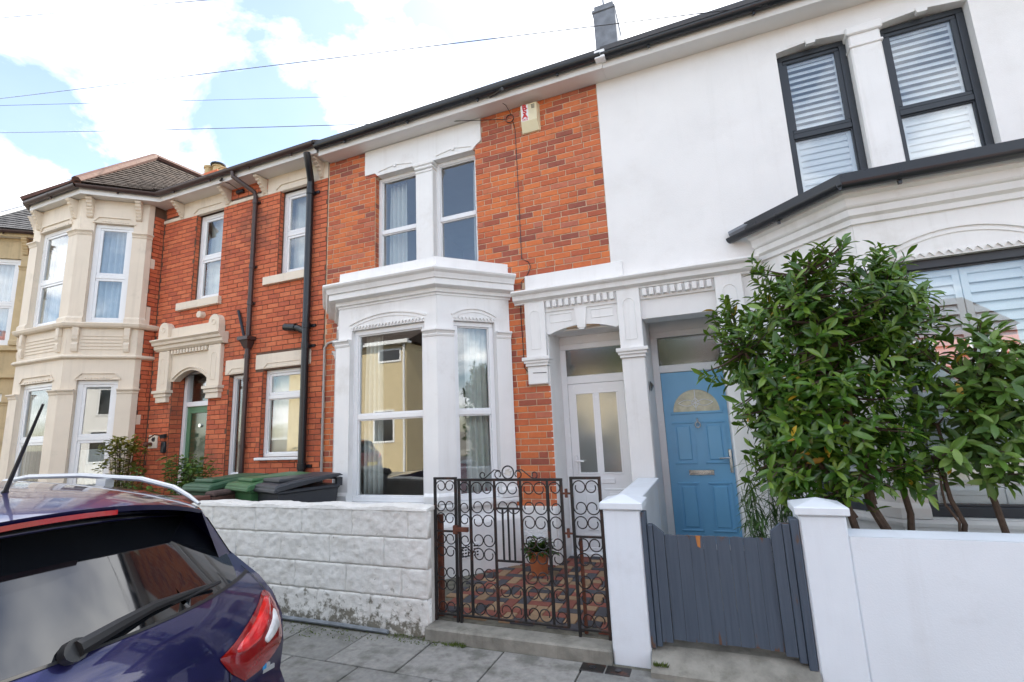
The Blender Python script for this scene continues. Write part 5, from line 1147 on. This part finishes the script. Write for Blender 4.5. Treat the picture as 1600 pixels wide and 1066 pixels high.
joined_leaves('foliage', it, dict(L=.085, Wd=.034), LEAFB, pt)
it = []
for i in range(130):
    a = ru(0, 6.28); p = Vector((-1.80 + .17 * math.cos(a) * rnd() ** .5, 5.0 + .12 * math.sin(a) * rnd() ** .5, .50 + ru(-.07, .09)))
    for k in range(4): an = k * 1.57 + ru(0, 1); it.append((p, orient(Vector((math.cos(an), math.sin(an), .5)), Vector((0, 0, 1))), 1))
joined_leaves('blossom', it, dict(L=.019, Wd=.015), UPVC, pt)
# ------------------------------------------------------------------ shrubs
def limb(b, p, q, r0, r1, wob=.03, n=7):
    P = []; R = []
    for i in range(n + 1):
        t = i / n; v = Vector(p).lerp(Vector(q), t) + Vector((ru(-wob, wob), ru(-wob, wob), 0)) * (1 if 0 < i < n else 0); P.append(tuple(v)); R.append(r0 + (r1 - r0) * t)
    b.tube(P, R, 7); return P
def shrub(name, label, base, trunks, blobs, nclu, leafkw, m, extra=(), minz=1.0, per=(6, 9), sz=(.75, 1.2), accent=None, single=300):
    """trunks: (foot, top, r). blobs: (centre, radii). Leaves sit in whorls on twig ends spread through the blobs"""
    t = thing(name, label, 'shrub', base)
    nodes = []
    for foot, top, r in trunks:
        b = MB(); P = limb(b, foot, top, r, r * .45, .03, 9); b.build('trunk', BARK, t, True); nodes += [Vector(p) for p in P[3:]]
    tw = MB(); items = []; cam = Vector((0, 0, 1.6)); tot = sum(b_[1][0] * b_[1][1] * b_[1][2] for b_ in blobs)
    for c, rad in blobs:
        n = int(nclu * rad[0] * rad[1] * rad[2] / tot)
        for i in range(n):
            while True:
                v = Vector((ru(-1, 1), ru(-1, 1), ru(-1, 1)))
                if v.length <= 1: break
            l = v.length; v = v.normalized() * (l ** .55)             # more towards the outside
            lump = 1 + .38 * noise.noise(Vector(c) * 3 + v * 2.1); pos = Vector(c) + Vector((v.x * rad[0], v.y * rad[1], v.z * rad[2])) * lump
            if pos.y > W - .75 and pos.x < 0.8: pos.y = W - .75 - rnd() * .3
            if pos.y > 4.45 and pos.x > .7: pos.y = 4.45 - rnd() * .4
            if pos.z < minz: pos.z = minz + rnd() * .2
            near = min(nodes, key=lambda q: (q - pos).length); d = (pos - near); dl = d.length
            if dl > .05 and i % 2 == 0: mid = near.lerp(pos, .5) + Vector((0, 0, -.05 * dl)); tw.tube([tuple(near), tuple(mid), tuple(pos)], [.008, .006, .003], 4)
            ax = (d.normalized() * .5 + v * .5 + Vector((0, 0, .55))).normalized()
            k = random.randint(*per); a0 = ru(0, 6.28)
            side = ax.cross(Vector((.3, .2, 1))).normalized(); s2 = ax.cross(side)
            for q in range(k):
                an = a0 + q * 2.4 + ru(-.4, .4); tilt = ru(.1, 1.0); dr = (ax * (.85 - .55 * tilt) + (side * math.cos(an) + s2 * math.sin(an)) * (.4 + .55 * tilt)).normalized(); dr.z -= .22 * rnd()
                items.append((pos - ax * (.16 * q / k + ru(0, .02)), orient(dr, ax + Vector((ru(-.2, .2), ru(-.2, .2), ru(-.1, .3)))), ru(*sz)))
    tw.build('twigs', BARK, t, True)
    items.sort(key=lambda e: (e[0] - cam).length + ru(0, .5))
    ms = [leaf_mesh('leaf', m, **leafkw), leaf_mesh('leaf', m, **{**leafkw, 'curl': .35, 'fold': .1}), leaf_mesh('leaf', m, **{**leafkw, 'curl': -.05, 'fold': .4})]
    acc = [leaf_mesh('leaf', a_, **leafkw) for a_, _ in (accent or [])]
    for e in items[:single]:
        me = random.choice(ms)
        for a_, (mm, pr) in zip(acc, accent or []):
            if rnd() < pr: me = a_
        o = bpy.data.objects.new('leaf', me); COL.objects.link(o); setp(o, t); o.location = e[0]; o.rotation_euler = e[1].to_euler(); o.scale = (e[2],) * 3
    rest = items[single:]; random.shuffle(rest); k = int(len(rest) * .005)
    if accent and k: joined_leaves('turning_leaves', rest[:k], leafkw, accent[0][0], t); rest = rest[k:]
    joined_leaves('foliage', rest, leafkw, m, t)
    return t
shrub('laurel_bush', 'tall glossy dark green laurel bush behind the capped white pillar', (.9, 4.15, .1),
      [((.86, 4.02, .1), (.72, 4.1, 2.3), .030), ((1.10, 4.0, .1), (.80, 4.05, 2.1), .038), ((1.12, 4.12, .15), (1.22, 4.2, 2.45), .026), ((.84, 4.05, .9), (.30, 4.1, 2.1), .022), ((.95, 4.02, 1.0), (.75, 3.95, 2.6), .022)],
      [((.62, 4.12, 2.18), (.66, .42, .52)), ((.95, 4.1, 2.42), (.55, .40, .45)), ((1.22, 4.1, 2.2), (.35, .36, .45)), ((.55, 4.08, 1.72), (.40, .38, .42)), ((.85, 4.0, 1.65), (.48, .33, .36)), ((.42, 4.15, 1.40), (.24, .28, .30)), ((1.1, 4.05, 1.45), (.25, .25, .3)), ((.40, 4.1, 1.22), (.24, .24, .30)), ((.68, 3.98, 1.28), (.30, .22, .26)), ((.98, 3.98, 1.25), (.30, .2, .22)), ((1.22, 4.0, 1.25), (.2, .2, .2))],
      880, dict(L=.108, Wd=.036, fold=.22, curl=.15), LEAF, minz=.98, accent=[(LEAFY, .018)], sz=(.55, 1.2), per=(7, 10))
shrub('photinia_bush', 'mid green photinia bush with a few red shoots before the dark framed bay window', (1.7, 4.1, .1),
      [((1.44, 4.05, .1), (1.38, 4.05, 1.5), .022), ((1.60, 4.1, .1), (1.58, 4.05, 1.75), .026), ((1.72, 4.0, .1), (1.95, 4.0, 1.6), .024), ((1.42, 4.02, .4), (1.30, 4.0, 1.3), .012)],
      [((1.62, 4.05, 1.72), (.38, .34, .34)), ((1.95, 4.0, 1.62), (.42, .36, .42)), ((1.45, 4.0, 1.48), (.28, .28, .26)), ((2.3, 4.0, 1.6), (.4, .36, .45)), ((1.80, 3.95, 1.38), (.35, .22, .22)), ((1.75, 4.02, 1.98), (.40, .28, .22)), ((1.55, 3.95, 1.25), (.28, .2, .18)), ((1.95, 3.95, 1.22), (.38, .2, .15))],
      400, dict(L=.105, Wd=.040, fold=.2, curl=.22), LEAFP, minz=1.14, accent=[(LEAFY, .015), (LEAFR, .008)], per=(6, 8))
bt = thing('bamboo_clump', 'clump of narrow-leaved bamboo between the blue door and the white pillar', 'shrub', (.42, 4.35, .1))
it = []; st = MB()
for i in range(26):
    x, y = .40 + ru(-.17, .30), 4.35 + ru(-.2, .2); hx, hy, hz = x + ru(-.12, .12), y + ru(-.1, .1), ru(1.0, 1.5); st.tube([(x, y, .1), ((x + hx) / 2, (y + hy) / 2, hz * .6), (hx, hy, hz)], [.006, .005, .002], 5)
    for k in range(34):
        t = ru(.25, 1); p = Vector((x + (hx - x) * t, y + (hy - y) * t, .1 + (hz - .1) * t)); a = ru(0, 6.28); d = Vector((math.cos(a), math.sin(a), ru(-1.1, .1))); it.append((p, orient(d, Vector((0, 0, 1))), ru(.7, 1.2)))
st.build('canes', LEAFB, bt, True); joined_leaves('foliage', it, dict(L=.13, Wd=.015, curl=.3), LEAFB, bt)
ob = thing('small_shrub', 'yellow-green shrub at the foot of the cream bay', 'shrub', (-8.35, 4.75, 0))
it = []; st = MB()
for i in range(130):
    v = Vector((ru(-1, 1), ru(-1, 1), ru(-1, 1))); p = Vector((-8.42, 4.85, 1.15)) + Vector((v.x * .24, v.y * .24, v.z * .52))
    if i % 5 == 0: st.tube([(-8.4, 4.85, .1), ((p.x - 8.4) / 2, (p.y + 4.85) / 2, p.z * .6), tuple(p)], [.01, .007, .003], 4)
    for k in range(8): a = ru(0, 6.28); it.append((p + Vector((ru(-.05, .05), ru(-.05, .05), ru(-.05, .05))), orient(Vector((math.cos(a), math.sin(a), ru(-.3, .9))), Vector((0, 0, 1))), ru(.7, 1.2)))
st.build('stems', BARK, ob, True); joined_leaves('foliage', it, dict(L=.085, Wd=.042), LEAFO, ob)
ob = thing('small_shrub', 'feathery green shrub leaning in front of the green door', 'shrub', (-6.9, 4.6, 0))
it = []; st = MB()
for i in range(26):
    a = ru(-.4, 3.6); e = Vector((-6.75 + math.cos(a) * ru(.2, .62), 4.6 + ru(-.3, .3), 1.05 + ru(-.1, .42))); s = Vector((-6.75, 4.6, .3)); st.tube([tuple(s), tuple(s.lerp(e, .5) + Vector((0, 0, .15))), tuple(e)], [.008, .006, .002], 4)
    for k in range(40):
        t = ru(.55, 1); p = s.lerp(e, t) + Vector((0, 0, .15 * 4 * t * (1 - t) * .5)) + Vector((ru(-.05, .05), ru(-.05, .05), ru(-.03, .03))); an = ru(0, 6.28); it.append((p, orient(Vector((math.cos(an), math.sin(an), ru(-.4, .4))), Vector((0, 0, 1))), ru(.7, 1.2)))
st.build('stems', BARK, ob, True); joined_leaves('foliage', it, dict(L=.09, Wd=.036), LEAFP, ob)
# small things on the cream house
b = MB(FW); b.box(-8.72, -8.50, 0, .02, 1.52, 1.74, .004); pl = b.build('number_plate', CREAM); tag(pl, 'cream house number plaque beside the green door', 'sign'); text('48', .09, (-8.60, W - .022, 1.66), BLACKPL, pl)
b = MB(FW); b.tube([(-8.42, .0, 1.72), (-8.42, .12, 1.74), (-8.50, .16, 1.68)], .012, 6); b.lathe([(.03, .06), (.05, .03), (.085, -.03), (.09, -.04)], (-8.52, .16, 1.60), 12) if False else b.box(-8.58, -8.46, .10, .20, 1.55, 1.62, .02); b.tube([(-8.52, .15, 1.55), (-8.52, .15, 1.25)], .004, 5); tag(b.build('door_bell_hanging', RUST, None, True), 'small rusty hanging bell by the number plaque', 'bell')
b = MB(FW); b.box(-8.36, -8.27, 0, .05, 1.44, 1.62, .01); b.tube([(-8.315, .04, 1.68), (-8.315, .05, 1.74)], .05, 10); tag(b.build('intercom', BLACKPL, None, True), 'dark door entry unit on the brick beside the green door', 'intercom')
# ------------------------------------------------------------------ cars
def mk_carpaint(name, col, flake):
    m, N, L, B = principled(name)
    ge = N.new('ShaderNodeNewGeometry'); n = noise_n(N, L, ge.outputs['Position'], 900, 2); c = ramp(N, L, n, [(.4, col), (.7, flake)])
    L.new(c, B.inputs['Base Color']); B.inputs['Metallic'].default_value = .55; B.inputs['Roughness'].default_value = .28; B.inputs['Coat Weight'].default_value = 1; B.inputs['Coat Roughness'].default_value = .03; MATS[name] = m; return m
CARGLASS = mat('tinted_car_glass', (.006, .007, .009), .02, .0, 3, spec=.7); CARGLASS.node_tree.nodes['Principled BSDF'].inputs['Coat Weight'].default_value = .5
TRIM = mat('car_trim_black', (.012, .012, .013), .45, .1, 20); GLOSSB = mat('gloss_black', (.006, .006, .008), .08, .0, 5)
TYRE = mat('tyre_rubber', (.02, .02, .02), .8, .1, 20); ALLOY = mat('alloy', (.5, .5, .52), .25, .05, 5, metal=1); SILVER = mat('satin_silver', (.48, .49, .51), .38, .02, 5, metal=.7)
LAMPR = mat('red_lamp_lens', (.62, .012, .014), .08, .35, 14, coat=1); LAMPDR = mat('deep_red_lens', (.22, .004, .006), .08, .2, 10, coat=1); LAMPW = mat('clear_lamp_lens', (.62, .62, .62), .12, .25, 16, coat=1)
# rows of the body skin over the tail, roof and nose: x behind, z, half width, plan sweep, crown
ROWS = [(-1.86, .10, .78, .16, 0), (-1.76, .16, .86, .20, 0), (-1.715, .30, .885, .22, 0), (-1.72, .44, .895, .22, 0), (-1.76, .49, .90, .20, 0), (-1.80, .54, .90, .19, 0), (-1.805, .66, .90, .17, .0), (-1.815, .78, .895, .17, .0), (-1.845, .87, .88, .19, -.01), (-1.885, .935, .86, .22, -.02),
        (-1.905, .965, .835, .24, -.03), (-2.02, 1.09, .775, .22, -.005), (-2.17, 1.255, .70, .18, .035), (-2.22, 1.315, .675, .16, .065), (-2.22, 1.335, .66, .14, .075), (-2.07, 1.362, .60, .12, .082), (-2.06, 1.384, .60, .12, .09), (-2.11, 1.398, .615, .11, .095), (-2.30, 1.425, .63, .06, .09), (-2.7, 1.455, .64, .0, .08), (-3.2, 1.47, .645, 0, .075), (-3.7, 1.46, .64, 0, .07), (-4.1, 1.41, .62, -.04, .055),
        (-4.65, 1.15, .69, -.12, .03), (-5.05, .95, .76, -.2, .02), (-5.12, .93, .78, -.22, .03), (-5.5, .87, .79, -.14, .04), (-5.85, .78, .78, .12, .05), (-6.0, .66, .80, .22, .03), (-6.05, .45, .83, .25, 0), (-6.04, .25, .84, .25, 0), (-5.95, .10, .80, .2, 0)]
def rowpt(r, s, sc=1.0):
    x, z, w, sw, cr = r; a = abs(s); return (x - sw * a ** 2.6, w * s * sc, z - cr * a ** 2.2)
def patch(b, i0, i1, s0, s1, lift, ns=12, nr=4, corner=None):
    """a piece of skin lying proud of the body rows i0..i1 (fractional allowed), s0..s1"""
    P = []; fs = []
    for j in range(nr + 1):
        f = i0 + (i1 - i0) * j / nr; k = min(int(f), len(ROWS) - 2); t = f - k
        for i in range(ns + 1):
            s = s0 + (s1 - s0) * i / ns
            if corner: s = corner(s, j / nr)
            p, q = Vector(rowpt(ROWS[k], s)), Vector(rowpt(ROWS[k + 1], s)); v = p.lerp(q, t); d = (q - p).normalized(); n_ = Vector((0, 1, 0)).cross(d)
            if n_.x < 0 and i1 < 15: n_ = -n_
            if i0 >= 15 and n_.z < 0: n_ = -n_
            P.append(tuple(v + n_.normalized() * lift))
    for j in range(nr):
        for i in range(ns): q = j * (ns + 1) + i; fs.append((q, q + 1, q + ns + 2, q + ns + 1))
    b.add(P, fs)
def on_body(y, z, lift=.0):
    """point on the tail at lateral y, height z (local)"""
    best = None
    for k in range(2, 13):
        for t in [q / 24 for q in range(24)]:
            r = tuple(a + (c - a) * t for a, c in zip(ROWS[k], ROWS[k + 1])); s = max(-1, min(1, y / r[2])); p = rowpt(r, s); d = abs(p[2] - z)
            if best is None or d < best[0]: best = (d, p)
    p = best[1]; return (p[0] + lift, y, z)
def car(label, loc, rz, paint, detailed=True):
    t = thing('parked_car', label, 'car', loc, None, True, rz)
    ns = 24; P = []; fs = []; S = [-1 + 2 * i / ns for i in range(ns + 1)]
    for r in ROWS: P += [rowpt(r, s) for s in S]
    for j in range(len(ROWS) - 1):
        for i in range(ns): q = j * (ns + 1) + i; fs.append((q, q + 1, q + ns + 2, q + ns + 1))
    b = MB(); b.add(P, fs); body = b.build('body', paint, t, True)
    # sides: roof edge - belt - shoulder - sill
    for sg in (-1, 1):
        st = []
        for x, top, by, bz in ((-2.06, 9, .0, 0), (-2.25, 18, 0, 0), (-2.7, 19, 0, 0), (-3.2, 20, 0, 0), (-3.7, 21, 0, 0), (-4.1, 22, 0, 0), (-4.6, 23, 0, 0), (-4.9, 24, 0, 0), (-5.3, 25, 0, 0), (-5.6, 26, 0, 0), (-5.95, 27, 0, 0), (-6.2, 28, 0, 0)):
            pass
        prof = []
        for xx in [-2.0, -2.2, -2.5, -3.0, -3.5, -4.0, -4.45, -4.85, -5.2, -5.6, -5.95, -6.2]:
            # height and half width of the roof edge at this station
            cand = [rowpt(r, 1) for r in ROWS[9:30]]; tz = None
            for p, q in zip(cand, cand[1:]):
                if min(p[0], q[0]) <= xx <= max(p[0], q[0]) and abs(p[0] - q[0]) > 1e-6: u = (xx - p[0]) / (q[0] - p[0]); z = p[2] + (q[2] - p[2]) * u; w = p[1] + (q[1] - p[1]) * u; tz = (w, z) if tz is None or z > tz[1] else tz
            if tz is None: tz = (.84, .5)
            belt = .93 + .02 * min(1, max(0, (-xx - 2) / 3)) if xx > -4.9 else min(tz[1], .88)
            zb = min(tz[1], belt); wb = .87 if xx > -5.2 else .84
            prof.append([(xx, sg * tz[0], tz[1]), (xx, sg * (tz[0] * .35 + wb * .65), tz[1] * .35 + zb * .65), (xx, sg * wb, zb), (xx, sg * .905 if xx > -5.9 else sg * .86, min(.72, zb - .02)), (xx, sg * .90 if xx > -5.9 else sg * .86, .45), (xx, sg * .87, .22), (xx, sg * .83, .08)])
        P = [p for r in prof for p in r]; n = 7; fs = [(i * n + k, i * n + k + 1, i * n + n + k + 1, i * n + n + k) for i in range(len(prof) - 1) for k in range(n - 1)]
        b = MB(); b.add(P, fs); b.build('side_panel', paint, t, True)
        P = []
        for r in prof[1:8]: P += [tuple(Vector(r[0]).lerp(Vector(r[2]), u) + Vector((0, sg * .006, 0))) for u in (.12, .5, .93)]
        b = MB(); b.add(P, [(i * 3 + k, i * 3 + k + 1, i * 3 + 3 + k + 1, i * 3 + 3 + k) for i in range(6) for k in range(2)]); b.build('side_window', CARGLASS, t, True)
        # roof rail
        rr = [(-2.24, .63, 1.315), (-2.33, .645, 1.345), (-2.45, .65, 1.385), (-2.7, .65, 1.425), (-3.2, .65, 1.445), (-3.7, .648, 1.44), (-3.95, .643, 1.415), (-4.15, .635, 1.36)]
        b = MB(); b.tube([(x, sg * y, z) for x, y, z in rr], [.007, .010, .012, .013, .013, .013, .012, .009], 8); b.box(-3.0, -2.92, sg * .63 - .02, sg * .63 + .02, 1.37, 1.43); b.build('roof_rail', SILVER, t, True)
        for x in (-2.6, -5.25):
            b = MB(); b.tube([(x, sg * .70, .22), (x, sg * .895, .22)], .335, 28); w = b.build('wheel', TYRE, t, True); b = MB(); b.tube([(x, sg * .89, .22), (x, sg * .905, .22)], .225, 24); b.build('rim', ALLOY, w, True)
            b = MB(); b.tube([(x, sg * .60, .22), (x, sg * .8985, .22)], .37, 28); b.build('wheel_arch', TRIM, t, True)
    b = MB(); b.box(-5.9, -2.0, -.78, .78, .03, .30); b.build('underbody', TRIM, t)
    # tail: glass, spoiler, lamps, wiper
    def cg(s, t_): return s * (1 - .10 * max(0, t_ - .1)) if abs(s) < .5 else math.copysign(abs(s) - (.16 * max(0, .35 - t_) ** 1.3 * 3.2 if t_ < .35 else 0) - .02 * t_, s)
    b = MB(); patch(b, 10.0, 12.9, -.965, .965, .004, 28, 10, cg); rw = b.build('rear_window', CARGLASS, t, 'all')
    b = MB(); patch(b, 13.2, 15.02, -.98, .98, .002, 20, 4); b.build('spoiler_underside', GLOSSB, t, 'all')
    b = MB(); patch(b, 9.75, 10.02, -.95, .95, .004, 28, 2); b.build('window_seal', TRIM, rw, 'all')
    P = []
    for y0, y1, z0, z1 in ((-.16, .19, 1.352, 1.374),):
        b = MB(); pts = []
        for i in range(13):
            y = y0 + (y1 - y0) * i / 12; s = y / .6; x = -2.062 - .12 * abs(s) ** 2.6
            dz = -.088 * abs(s) ** 2.2; pts += [(x - .02, y, z0 - .004 + dz), (x + .002, y, z0 + .002 + dz), (x + .002, y, z1 - .003 + dz)]
        b.add(pts, [(i * 3 + k, i * 3 + k + 1, i * 3 + 4 + k, i * 3 + 3 + k) for i in range(12) for k in range(2)]); b.build('brake_light', LAMPDR, t, True)
    for sg in (-1, 1):
        def lens(top, bot, lift, nm, mm, par, n=16, m_=5):     # skin between two outlines (y, z), lying on the tail
            def ev(c, y):
                for (ya, za), (yb, zb) in zip(c, c[1:]):
                    if ya <= y <= yb: return za + (zb - za) * (y - ya) / max(1e-6, yb - ya)
                return c[-1][1]
            y0, y1 = top[0][0], top[-1][0]; P = []
            for i in range(n + 1):
                y = y0 + (y1 - y0) * i / n; a_, c_ = ev(bot, y), ev(top, y)
                for j in range(m_ + 1):
                    v = j / m_; z = a_ + (c_ - a_) * v; p = on_body(sg * y, z, 0); ed = min(1, 6 * min(i / n, 1 - i / n, v, 1 - v) + .25); P.append((p[0] + lift * ed, p[1], p[2]))
            b = MB(); b.add(P, [(i * (m_ + 1) + j, i * (m_ + 1) + j + 1, (i + 1) * (m_ + 1) + j + 1, (i + 1) * (m_ + 1) + j) for i in range(n) for j in range(m_)]); ob = b.build(nm, mm, par, 'all'); return ob
        L1 = lens([(.47, .775), (.56, .80), (.68, .85), (.80, .905), (.835, .90), (.862, .86), (.875, .78), (.885, .70)], [(.47, .765), (.52, .70), (.60, .635), (.70, .63), (.80, .645), (.862, .665), (.885, .69)], .014, 'tail_lamp', LAMPDR, t, 22)
        lens([(.53, .772), (.62, .805), (.72, .850), (.80, .888), (.83, .875)], [(.53, .765), (.60, .742), (.68, .745), (.76, .79), (.83, .862)], .022, 'red_lens', LAMPR, L1)
        lens([(.715, .745), (.78, .79), (.825, .845), (.845, .80)], [(.715, .738), (.74, .715), (.80, .72), (.845, .74)], .024, 'clear_lens', LAMPW, L1)
    b = MB(); P0 = on_body(0.0, .995, .035); b.lathe([(.034, 0), (.034, .03), (.022, .045)], (0, 0, 0), 12)
    wp = thing; b2 = MB(); b2.tube([(-1.905, 0.0, .975), (-1.868, .0, .99)], .034, 12); 
    A0 = Vector((-1.868, .0, .99)); A1 = Vector((-1.935, .26, 1.02)); A2 = Vector((-1.985, .50, 1.015))
    b2.tube([tuple(A0), tuple(A0.lerp(A1, .5) + Vector((.012, 0, .008))), tuple(A1), tuple(A2)], [.026, .022, .018, .007], 8); wob = b2.build('rear_wiper', TRIM, t, True)
    b = MB(); b.tube([(-1.925, .10, .975), (-1.955, .30, .995), tuple(A2 - Vector((.0, -.06, .0)))], .008, 6); b.build('wiper_blade', TRIM, wob, True)
    b = MB(); patch(b, 6.05, 6.13, -.55, .55, .002, 16, 1); b.build('hatch_crease', GLOSSB, t, 'all')
    for sg in (-1, 1):
        b = MB(); patch(b, 4.2, 6.4, sg * .575, sg * .581, .0025, 1, 10); b.build('shut_line', GLOSSB, t, 'all')
        b = MB(); patch(b, 8.3, 10.2, sg * .945, sg * .951, .0025, 1, 8); b.build('shut_line', GLOSSB, t, 'all')
    b = MB(); patch(b, 4.25, 4.33, -.58, .58, .0025, 16, 1); b.build('shut_line', GLOSSB, t, 'all')
    b = MB(); b.box(-1.71, -1.69, -.26, .26, .50, .62, .004); pl = b.build('number_plate', mat('plate_yellow', (.65, .5, .03), .4, .02, 4), t)
    b = MB(); b.tube([(-2.56, .05, 1.395), (-2.52, .05, 1.42), (-2.505, .05, 1.45), (-2.33, 0.05, 1.765)], [.03, .022, .008, .0045], 8); b.build('antenna', TRIM, t, True)
    if detailed:
        p = on_body(.74, .575, .003); b = MB(); b.box(p[0] - .006, p[0] + .003, .70, .79, .60, .618, .001); b.box(p[0] - .006, p[0] + .004, .70, .765, .619, .634, .001); bd = b.build('badge', SILVER, t)
        b = MB(); b.box(p[0] - .004, p[0] + .006, .695, .745, .616, .637, .002); b.build('badge_blue', mat('badge_blue', (.03, .22, .45), .2, .05, 5), bd)
    return t
PURPLE = mk_carpaint('midnight_blue_paint', (.006, .0052, .05), (.016, .014, .10))
CARY = 1.0
cA = car('dark blue-purple hatchback SUV with silver roof rails parked at the kerb', (0, CARY, 0), 0, PURPLE)
cB = car('dark red car parked across the street', (-9.6, -5.0, 0), 0, mk_carpaint('dark_red_paint', (.10, .008, .012), (.14, .015, .02)), False)
# ------------------------------------------------------------------ curtains and the front room
curtain(F(W), -4.10, -3.80, 3.6, 5.25, -0.28, 'sheer white curtain at the left upper window of the brick house', CURT, 4)
curtain(F(W), -2.72, -2.58, 3.6, 5.25, -0.28, 'sheer white curtain at the right upper window of the brick house', CURT, 3)
curtain(FA, 0.26, 0.52, .86, 2.86, -0.22, 'pale curtain at the left of the wide bay window', CURT, 4)
curtain(FAr, 0.40, 0.70, .86, 2.86, -0.20, 'pale curtain at the canted bay window', CURT, 4)
curtain(FCc, 0.27, 0.69, 3.62, 5.34, -0.22, 'blue-grey curtain in the upper cream bay window facing the street corner', CURTB, 5)
curtain(FCf, 0.30, 0.6, 3.62, 5.34, -0.25, 'blue-grey curtain in the front upper window of the cream bay', CURTB, 4)
curtain(FW, -7.90, -7.36, 3.95, 5.5, -0.25, 'pale blind behind the upper sash above the green door', CURT, 2, .01)
curtain(FW, -5.96, -5.46, 4.1, 5.5, -0.25, 'pale blind behind the upper sash by the soil pipe', CURT, 2, .01)
curtain(FW, -6.17, -5.47, 1.36, 2.58, -0.2, 'cream blind behind the ground-floor window by the soil pipe', BLIND, 2, .006)
curtain(FDc, 0.27, 0.69, 3.62, 5.34, -0.22, 'blue-grey curtain in the ochre bay', CURTB, 5)
curtain(FCc, 0.27, 0.69, .72, 1.55, -0.2, 'pale blind in the lower cream bay window', CURT, 2, .01)
sf = thing('sofa', 'dark red upholstered sofa inside the white bay', 'sofa', (-3.1, 5.6, .3))
b = MB(); b.box(-3.75, -2.55, 5.35, 6.1, .30, .72, .05); b.build('seat', SOFA, sf); b = MB(); b.box(-3.75, -2.55, 5.95, 6.2, .60, 1.15, .06); b.build('backrest', SOFA, sf); b = MB(); b.box(-2.70, -2.45, 5.30, 6.15, .3, .95, .05); b.build('armrest', SOFA, sf)
# ------------------------------------------------------------------ across the street (seen in reflections, bounces light back)
ho = thing('rendered_house', 'cream rendered house across the street with small upper window', 'house', (-15, -8, 0))
GOLD = mat('cream_roughcast', (.62, .52, .33), .9, .08, 5, .6, 90)
b = MB(); b.box(-20, -11.9, -16, -8.0, -.2, 5.45); b.build('wall', GOLD, ho)
b = MB(); b.prism([(-7.8, 5.5), (-12, 7.6), (-16.2, 5.5)], -20.2, -11.7, 0); b.build('roof', SLATE, ho)
b = MB(); b.box(-20.2, -11.7, -8.1, -7.75, 5.42, 5.58); b.tube([(-11.98, -7.93, 5.4), (-11.98, -7.93, 0)], .05, 8); b.build('gutter', UPVC, ho)
FO = F((-11.9, -8.0), (-20, -8.0))
for u0, u1, z0, z1 in ((.25, 1.45, 4.65, 5.25), (.6, 1.7, 1.2, 2.6), (4.5, 6.0, 1.0, 2.6), (4.5, 6, 3.8, 5.1)):
    b = MB(FO); ring(b, u0, u1, z0, z1, .08, .0, .03); w = b.build('window', UPVC, ho); b = MB(FO); b.box(u0 + .08, u1 - .08, .002, .01, z0 + .08, z1 - .08); b.build('pane', CARGLASS, w)
for hx0, hx1, wm, lab in ((-8.5, -3.6, GOLD, 'ochre terraced house across the street'), (-3.6, 1.2, RENDER, 'pale rendered terraced house across the street'), (1.2, 6.0, BRICK_C, 'plain brick terraced house across the street'), (6.0, 11.0, BRICK_C, 'brick end terraced house across the street')):
    yo = -14.0; t = thing('terraced_house', lab, 'house', ((hx0 + hx1) / 2, yo, 0))
    b = MB(); b.box(hx0, hx1 - .01, yo - 7, yo, -.2, 4.6); b.build('wall', wm, t)
    b = MB(); b.prism([(yo + .3, 4.6), (yo - 3.5, 6.5), (yo - 7.3, 4.6)], hx0, hx1 - .01, 0); b.build('roof', SLATE, t)
    FX = F((hx1, yo), (hx0, yo))
    for u0, u1, z0, z1 in ((.6, 1.5, 3.0, 4.3), (2.6, 4.0, 3.0, 4.3), (2.4, 4.2, .8, 2.3), (.6, 1.5, 0, 2.1)):
        b = MB(FX); ring(b, u0, u1, z0, z1, .07, .0, .03); w = b.build('window', UPVC, t); b = MB(FX); b.box(u0 + .07, u1 - .07, .002, .01, z0 + .07, z1 - .07); b.build('pane', CARGLASS, w)
    chimney(t, hx0 + .1, hx0 + .9, yo - 3.9, yo - 3.1, 5.6, 7.4, BRICK_C, [(hx0 + .35, yo - 3.5, .13, .4), (hx0 + .65, yo - 3.5, .13, .35)], True, TERRAPOT)
b = MB(); b.box(-60, 60, -9.0, -5.9, -.3, 0.0); struct(b.build('far_pavement', CONC))
tr = thing('street_tree', 'dark leafy tree across the street', 'tree', (-2.0, -7.4, 0))
b = MB(); limb(b, (-2, -7.4, 0), (-2.0, -7.4, 3.2), .16, .09); limb(b, (-2, -7.4, 2.2), (-1.2, -7.2, 4.4), .07, .03); limb(b, (-2, -7.4, 2.4), (-2.8, -7.6, 4.4), .07, .03); b.build('trunk', BARK, tr, True)
it = []
for i in range(1600):
    v = Vector((ru(-1, 1), ru(-1, 1), ru(-1, 1)))
    if v.length > 1: continue
    p = Vector((-2, -7.4, 4.2)) + Vector((v.x * 1.7, v.y * 1.3, v.z * 1.7)); a = ru(0, 6.28); it.append((p, orient(Vector((math.cos(a), math.sin(a), ru(-.6, .6))), Vector((0, 0, 1))), ru(.8, 1.4)))
joined_leaves('crown', it, dict(L=.26, Wd=.15), LEAF, tr)
# ------------------------------------------------------------------ overhead cables
wire([(-18.15, 4.08, 9.22), (-2.08, 5.36, 5.585)], 'overhead cable reaching the coil on the brick house', .0055, None, .06)
wire([(-18.0, 4.73, 8.33), (-9.42, 4.26, 5.98)], 'overhead cable ending at the corner of the cream bay roof', .006, None, .04)
wire([(-17.99, 4.07, 9.66), (1.0, 5.07, 5.79)], 'overhead cable running far along the street from the white house fascia', .0055, None, .0)
wire([(-22.0, -.5, 7.8), (16.0, 22.6, 12.7)], 'thin overhead cable crossing above the roofs of the cream house', .0045, None, .0)
wire([(-26.0, .3, 11.0), (9.65, 9.56, 8.02)], 'overhead cable crossing highest above the cream bay roof', .006, None, .0)
